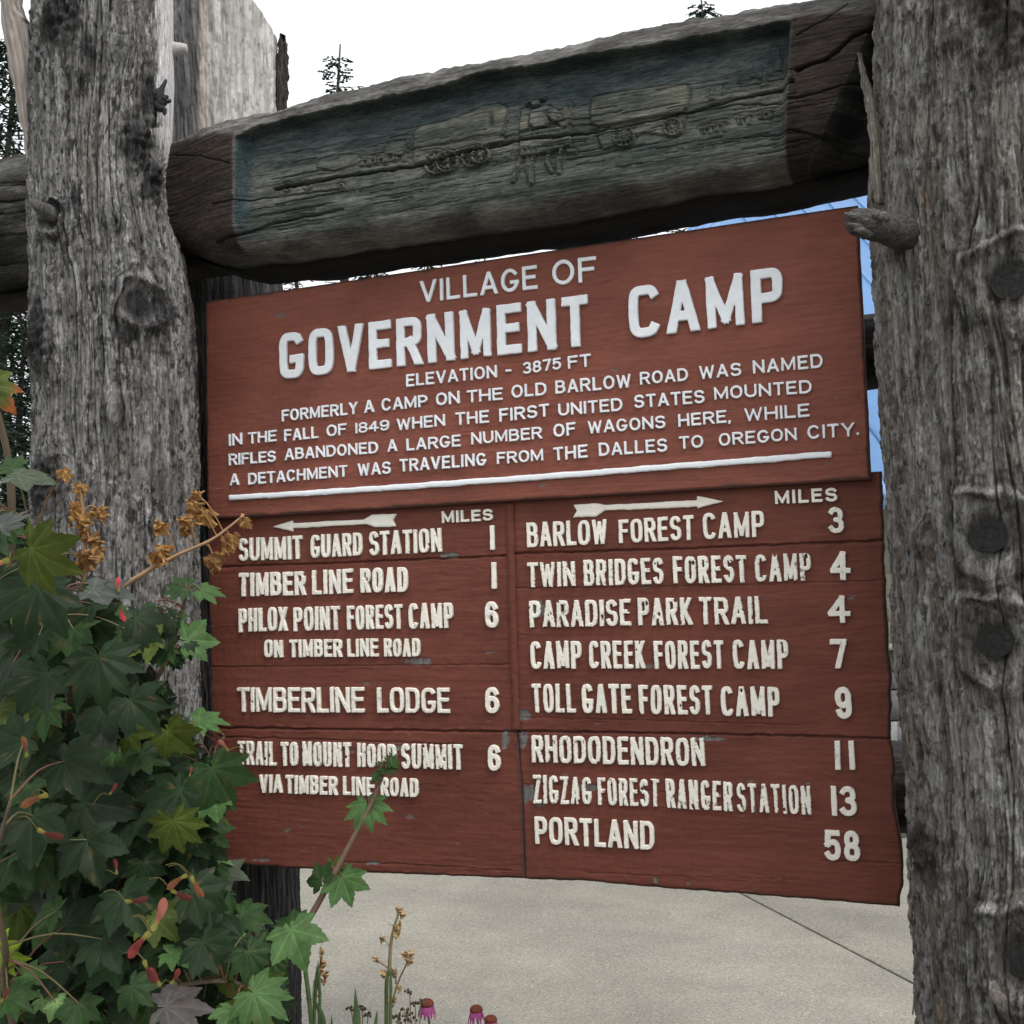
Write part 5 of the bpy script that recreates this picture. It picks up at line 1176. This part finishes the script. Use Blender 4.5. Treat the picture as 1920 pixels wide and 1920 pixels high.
for k in KEY:
    a = list(k); nodes.append((place(a[0], a[1], a[2], a[3], a[4], a[5], a[6], rnd.uniform(.1, .45), tipcol=(.3, .07, .03) if a[4] in ('olive',) and a[1] < 800 else None), a[3]))
shape = [(-120, 900), (40, 960), (130, 1060), (230, 1120), (330, 1150), (395, 1210), (300, 1260), (330, 1330), (400, 1400), (430, 1480), (420, 1600), (440, 1680), (470, 1720), (550, 1790), (540, 1900), (540, 2010), (-120, 2010)]
cnt = 0
while cnt < 800:
    x = rnd.uniform(-120, 560); y = rnd.uniform(900, 2010)
    if not inpoly(np.array([x]), np.array([y]), shape)[0]: continue
    dm = float(sdpoly(np.array([x]), np.array([y]), shape)[0])
    dep = rnd.uniform(1.62, 2.25) if dm < -60 else rnd.uniform(1.7, 1.95)
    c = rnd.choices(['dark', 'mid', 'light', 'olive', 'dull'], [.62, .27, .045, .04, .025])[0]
    rpx = rnd.uniform(.042, .088)*F/dep
    if dm > -rpx*.55: rpx = max(-dm*1.1, 22)
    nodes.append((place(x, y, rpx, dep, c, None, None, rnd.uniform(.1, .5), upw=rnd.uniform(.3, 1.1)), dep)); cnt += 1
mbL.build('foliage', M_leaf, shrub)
# stems and leaf stalks
mbS = MB()
for sp, rr, c in stems: mbS.tube(sp, rr, 8, c, .06)
allp = np.concatenate([s[0] for s in stems])
for P0, dep in nodes:
    dd = np.linalg.norm(allp-P0, axis=1); q = allp[dd.argmin()]
    if dd.min() < .13:
        mid = (P0+q)/2+np.array([0, 0, .012]); mbS.tube(smooth_path([q, mid, P0], 7), np.linspace(.0018, .0011, 7), 5, (.09, .075, .03) if rnd.random() < .6 else (.11, .045, .03), 0, False)
mbS.build('branches', M_stem, shrub)
# dried curled leaves
mbD = MB()
DRY = [(150, 922, 22, 1.85), (142, 968, 34, 1.85), (150, 985, 24, 1.84), (183, 968, 26, 1.86), (168, 1025, 26, 1.84), (160, 1055, 34, 1.83), (178, 1042, 24, 1.85), (140, 1070, 26, 1.84), (300, 995, 26, 1.95), (294, 1050, 34, 1.94), (300, 1040, 26, 1.95), (368, 935, 20, 1.95),
       (362, 960, 30, 1.95), (345, 985, 26, 1.94), (385, 975, 34, 1.96), (345, 1000, 20, 1.95), (398, 1055, 30, 1.95), (405, 1068, 22, 1.95), (430, 1020, 28, 1.95), (425, 1035, 20, 1.95), (458, 985, 20, 1.95), (120, 893, 22, 1.5), (8, 975, 20, 1.9), (20, 970, 18, 1.9), (158, 1005, 22, 1.85)]
for (x, y, rp_, dep) in DRY:
    P0 = atd(x, y-rp_*.5, dep); n = VIEW+RT*rnd.uniform(-.6, .6)+UPV*rnd.uniform(-.3, .5); tip = -UPV+RT*rnd.uniform(-.5, .5)
    add_leaf(mbD, P0, n, tip, rp_*1.18/F*dep, PAL[rnd.choice(['dry', 'dry', 'dry2'])], .2, rnd.choice(LDRY), rnd.uniform(.8, 1.5), veinmul=1.3)
    dd = np.linalg.norm(allp-P0, axis=1); q = allp[dd.argmin()]
    if dd.min() < .3: mbD.tube(smooth_path([q, (P0+q)/2+np.array([0, 0, .01]), P0], 6), .0013, 5, (.3, .17, .08), 0, False)
mbD.build('dry_leaves', M_dry, shrub)
# winged seeds
mbW = MB()
def samara(p, ang, L, col, dep):
    d = RT*math.cos(ang)+UPV*math.sin(ang)+VIEW*rnd.uniform(-.2, .2); d /= np.linalg.norm(d); s = np.cross(d, VIEW); s /= np.linalg.norm(s)
    prof = [(0, .10), (.1, .14), (.2, .10), (.35, .10), (.55, .16), (.75, .2), (.9, .16), (1, .05)]; V = []; C = []
    for t, w_ in prof:
        off = s*.06*math.sin(t*3)*L
        for q in (-1, -.3, .4, 1):
            V.append(p+d*t*L+s*q*w_*L*.75+off+VIEW*(.02*L*(1-q*q))); C.append(np.array(col)*(.7+.4*t) if t > .2 else np.array((.18, .17, .04)))
    mbW.add(V, grid_faces(4, len(prof)), col=np.array(C))
RED = (.17, .036, .032); PNK = (.26, .095, .07); ORG = (.15, .06, .03); DRD = (.09, .025, .02)
for (x, y, ad, Lp, c, dep) in [(222, 1110, 95, 28, (.55, .06, .07), 1.5), (225, 1135, -70, 32, (.55, .06, .07), 1.5), (428, 1408, 130, 28, PNK, 1.55), (355, 1455, 80, 18, RED, 1.6), (285, 1745, 70, 62, PNK, 1.35), (282, 1748, -130, 62, RED, 1.35), (352, 1640, 215, 45, ORG, 1.4), (358, 1642, -55, 46, ORG, 1.4),
                               (320, 1668, -20, 44, DRD, 1.4), (90, 1490, 205, 55, ORG, 1.38), (50, 1420, 100, 40, ORG, 1.38), (70, 1555, -20, 50, DRD, 1.4), (235, 1690, 10, 44, DRD, 1.42),
                               (270, 1800, -60, 48, DRD, 1.4), (300, 1850, 120, 40, RED, 1.42), (320, 1845, 60, 34, RED, 1.42), (18, 1050, 205, 60, (.55, .13, .1), 1.3), (0, 1880, 60, 30, DRD, 1.45), (205, 1490, 60, 24, RED, 1.6), (218, 1640, 100, 30, RED, 1.5)]:
    mbW = MB(); samara(atd(x, y, dep), math.radians(ad), Lp/F*dep, c, dep)
    q = atd(x, y, dep); dd = np.linalg.norm(allp-q, axis=1); p2 = allp[dd.argmin()]
    p2 = q+(p2-q)*min(1, .03/dd.min()); mbW.tube(smooth_path([p2, (q+p2)/2+np.array([0, 0, .008]), q], 7), .0008, 5, (.10, .08, .03), 0, False)
    mbW.build('seed_wing', M_leaf, shrub)


# ------------------------------------------------------------------ flowers and dry stalks in the bed
def to_ground(x, y, dep, lean=0.0):
    p = atd(x, y, dep); g = p.copy(); g[2] = 0; g[0] += lean; return p, g
def coneflower(x, y, dep, rpx, label, lean, seed):
    lr = random.Random(seed); p, g = to_ground(x, y, dep, lean); t = thing('coneflower', tuple(g), label, 'flower', 'pink coneflowers')
    mb = MB(); mb.tube(smooth_path([g, (g+p)/2+np.array([.02, 0, 0]), p], 14), np.linspace(.0032, .0024, 14), 7, (.06, .10, .035)); mb.build('stem', M_stem, t)
    r = rpx/F*dep; mb = MB(); n, m = 26, 12; V = []; C = []
    for i in range(m):
        a = i/(m-1)*math.pi*.62
        for k in range(n):
            th = 6.283*k/n+i*.12; rr = r*math.sin(a)*(1+.09*((k+i) % 2)); V.append(p+np.array([rr*math.cos(th), rr*math.sin(th), r*.75*math.cos(a)])); C.append(np.array([.085, .022, .012])*(1.8 if (k+i) % 2 else .5))
    mb.add(V, grid_faces(n, m, True)[:, ::-1], col=np.array(C)); mb.build('cone', M_knot, t)
    for k in range(13):
        th = 6.283*k/13+lr.uniform(-.15, .15); o = np.array([math.cos(th), math.sin(th), 0]); sd = np.array([-math.sin(th), math.cos(th), 0]); L = r*lr.uniform(1.7, 2.3); V = []; C = []
        for i in range(7):
            s = i/6; dr = o*L*(.35*s)+np.array([0, 0, -L*(.15*s+.8*s*s)]); wd = r*.3*(math.sin(math.pi*min(s*.8+.15, 1))**.6)*(1 if i < 6 else .4)
            for q in (-1, 0, 1): V.append(p+o*r*.75+dr+sd*q*wd+o*(-.1*r*abs(q))); C.append(np.array([.30, .065, .2])*(1.1-.35*s)*lr.uniform(.9, 1.1))
        mb = MB(); mb.add(V, grid_faces(3, 7), col=np.array(C)); mb.build('petal', M_leaf, t)
coneflower(800, 1882, 2.35, 12.5, 'pink coneflower with drooping petals standing alone, leftmost of the three', .05, 1)
coneflower(893, 1893, 2.4, 11.5, 'pink coneflower with drooping petals, tallest of the close pair at the right', .03, 2)
coneflower(920, 1912, 2.36, 11.5, 'pink coneflower with its head lowest, cut by the bottom edge', .02, 3)
# dead iris stalk with papery husks
p, g = to_ground(748, 1708, 2.2, -.03); t = thing('dry_stalk', tuple(g), 'tall dry flower stalk with papery tan husks standing before the concrete', 'plant', 'dry stalks in the bed')
def px_path(pts, dep): return [atd(x, y, dep) for x, y in pts]
mb = MB(); mb.tube(smooth_path([g]+px_path([(725, 1920), (730, 1820), (733, 1770), (740, 1735), (748, 1712)], 2.2), 26), np.linspace(.005, .0022, 26), 7, (.2, .16, .09))
mb.tube(smooth_path(px_path([(735, 1880), (748, 1838), (766, 1800)], 2.2), 10), .0017, 6, (.17, .11, .07)); mb.tube(smooth_path(px_path([(736, 1822), (718, 1808), (706, 1800)], 2.2), 8), .0016, 6, (.17, .11, .07))
mb.tube(smooth_path(px_path([(734, 1815), (742, 1830), (742, 1845)], 2.2), 8), .0016, 6, (.17, .11, .07)); mb.tube(smooth_path(px_path([(734, 1780), (724, 1765), (719, 1757)], 2.2), 8), .0014, 6, (.3, .22, .12))
mb.build('stem', M_stem, t)
for (x, y, s) in [(748, 1712, 15), (744, 1745, 17), (740, 1755, 14), (718, 1765, 13), (704, 1802, 12), (767, 1797, 17), (768, 1808, 13), (740, 1830, 15), (737, 1883, 16), (720, 1830, 12), (752, 1720, 12), (750, 1858, 12)]:
    mb = MB(); add_leaf(mb, atd(x, y-s*.5, 2.2), VIEW+RT*rnd.uniform(-.7, .7), -UPV+RT*rnd.uniform(-.4, .4), s*1.1/F*2.2, PAL['tan'], .3, rnd.choice(LDRY), 1.6, veinmul=1.1); mb.build('husk', M_dry, t)
p, g = to_ground(600, 1790, 2.15, 0); t = thing('dry_stalk', tuple(g), 'short dry stalk with dark husks close to the right of the maple leaves', 'plant', 'dry stalks in the bed')
mb = MB(); mb.tube(smooth_path([g]+px_path([(590, 1920), (596, 1850), (603, 1790), (601, 1775)], 2.15), 18), np.linspace(.004, .002, 18), 6, (.2, .19, .08)); mb.build('stem', M_stem, t)
for (x, y, s) in [(604, 1812, 14), (609, 1832, 14), (600, 1790, 12), (606, 1845, 12), (597, 1868, 11)]:
    mb = MB(); add_leaf(mb, atd(x, y-s*.5, 2.14), VIEW+RT*rnd.uniform(-.7, .7), -UPV+RT*rnd.uniform(-.4, .4), s/F*2.14, PAL['tan'] if s < 14 else PAL['dry2'], .3, rnd.choice(LDRY), 1.5, veinmul=1.1); mb.build('husk', M_dry, t)
# sword leaves
def blade(pts, wpx, dep, col, t):
    pts = np.array(pts, float); sg = np.concatenate([[0], np.cumsum(np.linalg.norm(np.diff(pts, axis=0), axis=1))]); n = 44
    tt = np.concatenate([np.linspace(0, sg[-1]*.7, 12)[:-1], np.linspace(sg[-1]*.7, sg[-1], n-11)])
    sp = np.stack([np.interp(tt, sg, pts[:, k]) for k in range(3)], 1); V = []
    for i, q in enumerate(sp):
        wd = wpx/F*dep*.5*min(1, (max(sg[-1]-tt[i], 0)/(wpx*4.5/F*dep))**.8+.03)
        for k in (-1, 0, 1): V.append(q+RT*k*wd+VIEW*(.003 if k == 0 else 0))
    mb = MB(); mb.add(V, grid_faces(3, n), col=np.array(col)); mb.build('blade', M_leaf, t)
IG = (.075, .125, .055)
for lb, dep, items in [('clump of green sword leaves rising in the middle of the bed below the sign', 2.15, [([(668, 1925), (668, 1890), (666, 1852)], 14), ([(704, 1925), (706, 1905), (708, 1893)], 10), ([(622, 1925), (622, 1912), (622, 1902)], 9), ([(724, 1920), (725, 1850), (728, 1812)], 7), ([(732, 1915), (733, 1850), (732, 1815)], 6)]),
                       ('narrow green sword leaves beside the maple, bent over at the tip', 2.1, [([(585, 1925), (578, 1860), (570, 1800), (566, 1770)], 9), ([(598, 1925), (600, 1870), (596, 1800)], 6), ([(607, 1925), (600, 1895), (588, 1872), (572, 1872)], 13), ([(588, 1925), (592, 1850), (594, 1810)], 6)])]:
    g = atd(items[0][0][0][0], 1925, dep); g[2] = 0; t = thing('iris_plant', tuple(g), lb, 'plant', 'sword-leaved plants in the bed')
    for pts, wpx in items: 
        P_ = px_path(pts, dep); b0 = P_[0].copy(); b0[2] = 0; b0 = b0*.5+np.array([g[0], g[1], 0])*.5
        blade([b0]+P_, wpx, dep, np.array(IG)*rnd.uniform(.8, 1.2), t)
# small spent umbels
p, g = to_ground(760, 1895, 2.3, 0); t = thing('seed_head_plant', tuple(g), 'spent brown seed heads on thin stalks beside the left coneflower', 'plant', 'spent seed heads in the bed')
mb = MB(); mh = MB()
for (x, y) in [(768, 1858), (788, 1878), (758, 1892), (764, 1903), (745, 1905), (750, 1915), (778, 1880), (772, 1912)]:
    q = atd(x, y, 2.3); mb.tube(smooth_path([g, (g+q)/2+np.array([rnd.uniform(-.02, .02), 0, .1]), q], 10), .0011, 5, (.12, .11, .06))
    for k in range(7):
        c = q+np.array([rnd.uniform(-.009, .009), rnd.uniform(-.009, .009), rnd.uniform(-.003, .004)]); mh.tube([c-np.array([0, 0, .003]), c, c+np.array([0, 0, .003])], [.001, .0032, .001], 6, (.07, .05, .03))
mb.build('stems', M_stem, t); mh.build('seed_heads', M_knot, t)
p, g = to_ground(682, 1892, 2.25, 0); t = thing('seed_head_plant', tuple(g), 'spent brown seed heads on thin stalks between the sword leaves', 'plant', 'spent seed heads in the bed')
mb = MB(); mh = MB()
for (x, y) in [(658, 1890), (679, 1890), (690, 1902), (674, 1891)]:
    q = atd(x, y, 2.25); mb.tube(smooth_path([g, (g+q)/2+np.array([rnd.uniform(-.02, .02), 0, .1]), q], 10), .0011, 5, (.12, .11, .06))
    for k in range(7):
        c = q+np.array([rnd.uniform(-.008, .008), rnd.uniform(-.008, .008), rnd.uniform(-.003, .004)]); mh.tube([c-np.array([0, 0, .003]), c, c+np.array([0, 0, .003])], [.001, .0032, .001], 6, (.07, .05, .03))
mb.build('stems', M_stem, t); mh.build('seed_heads', M_knot, t)
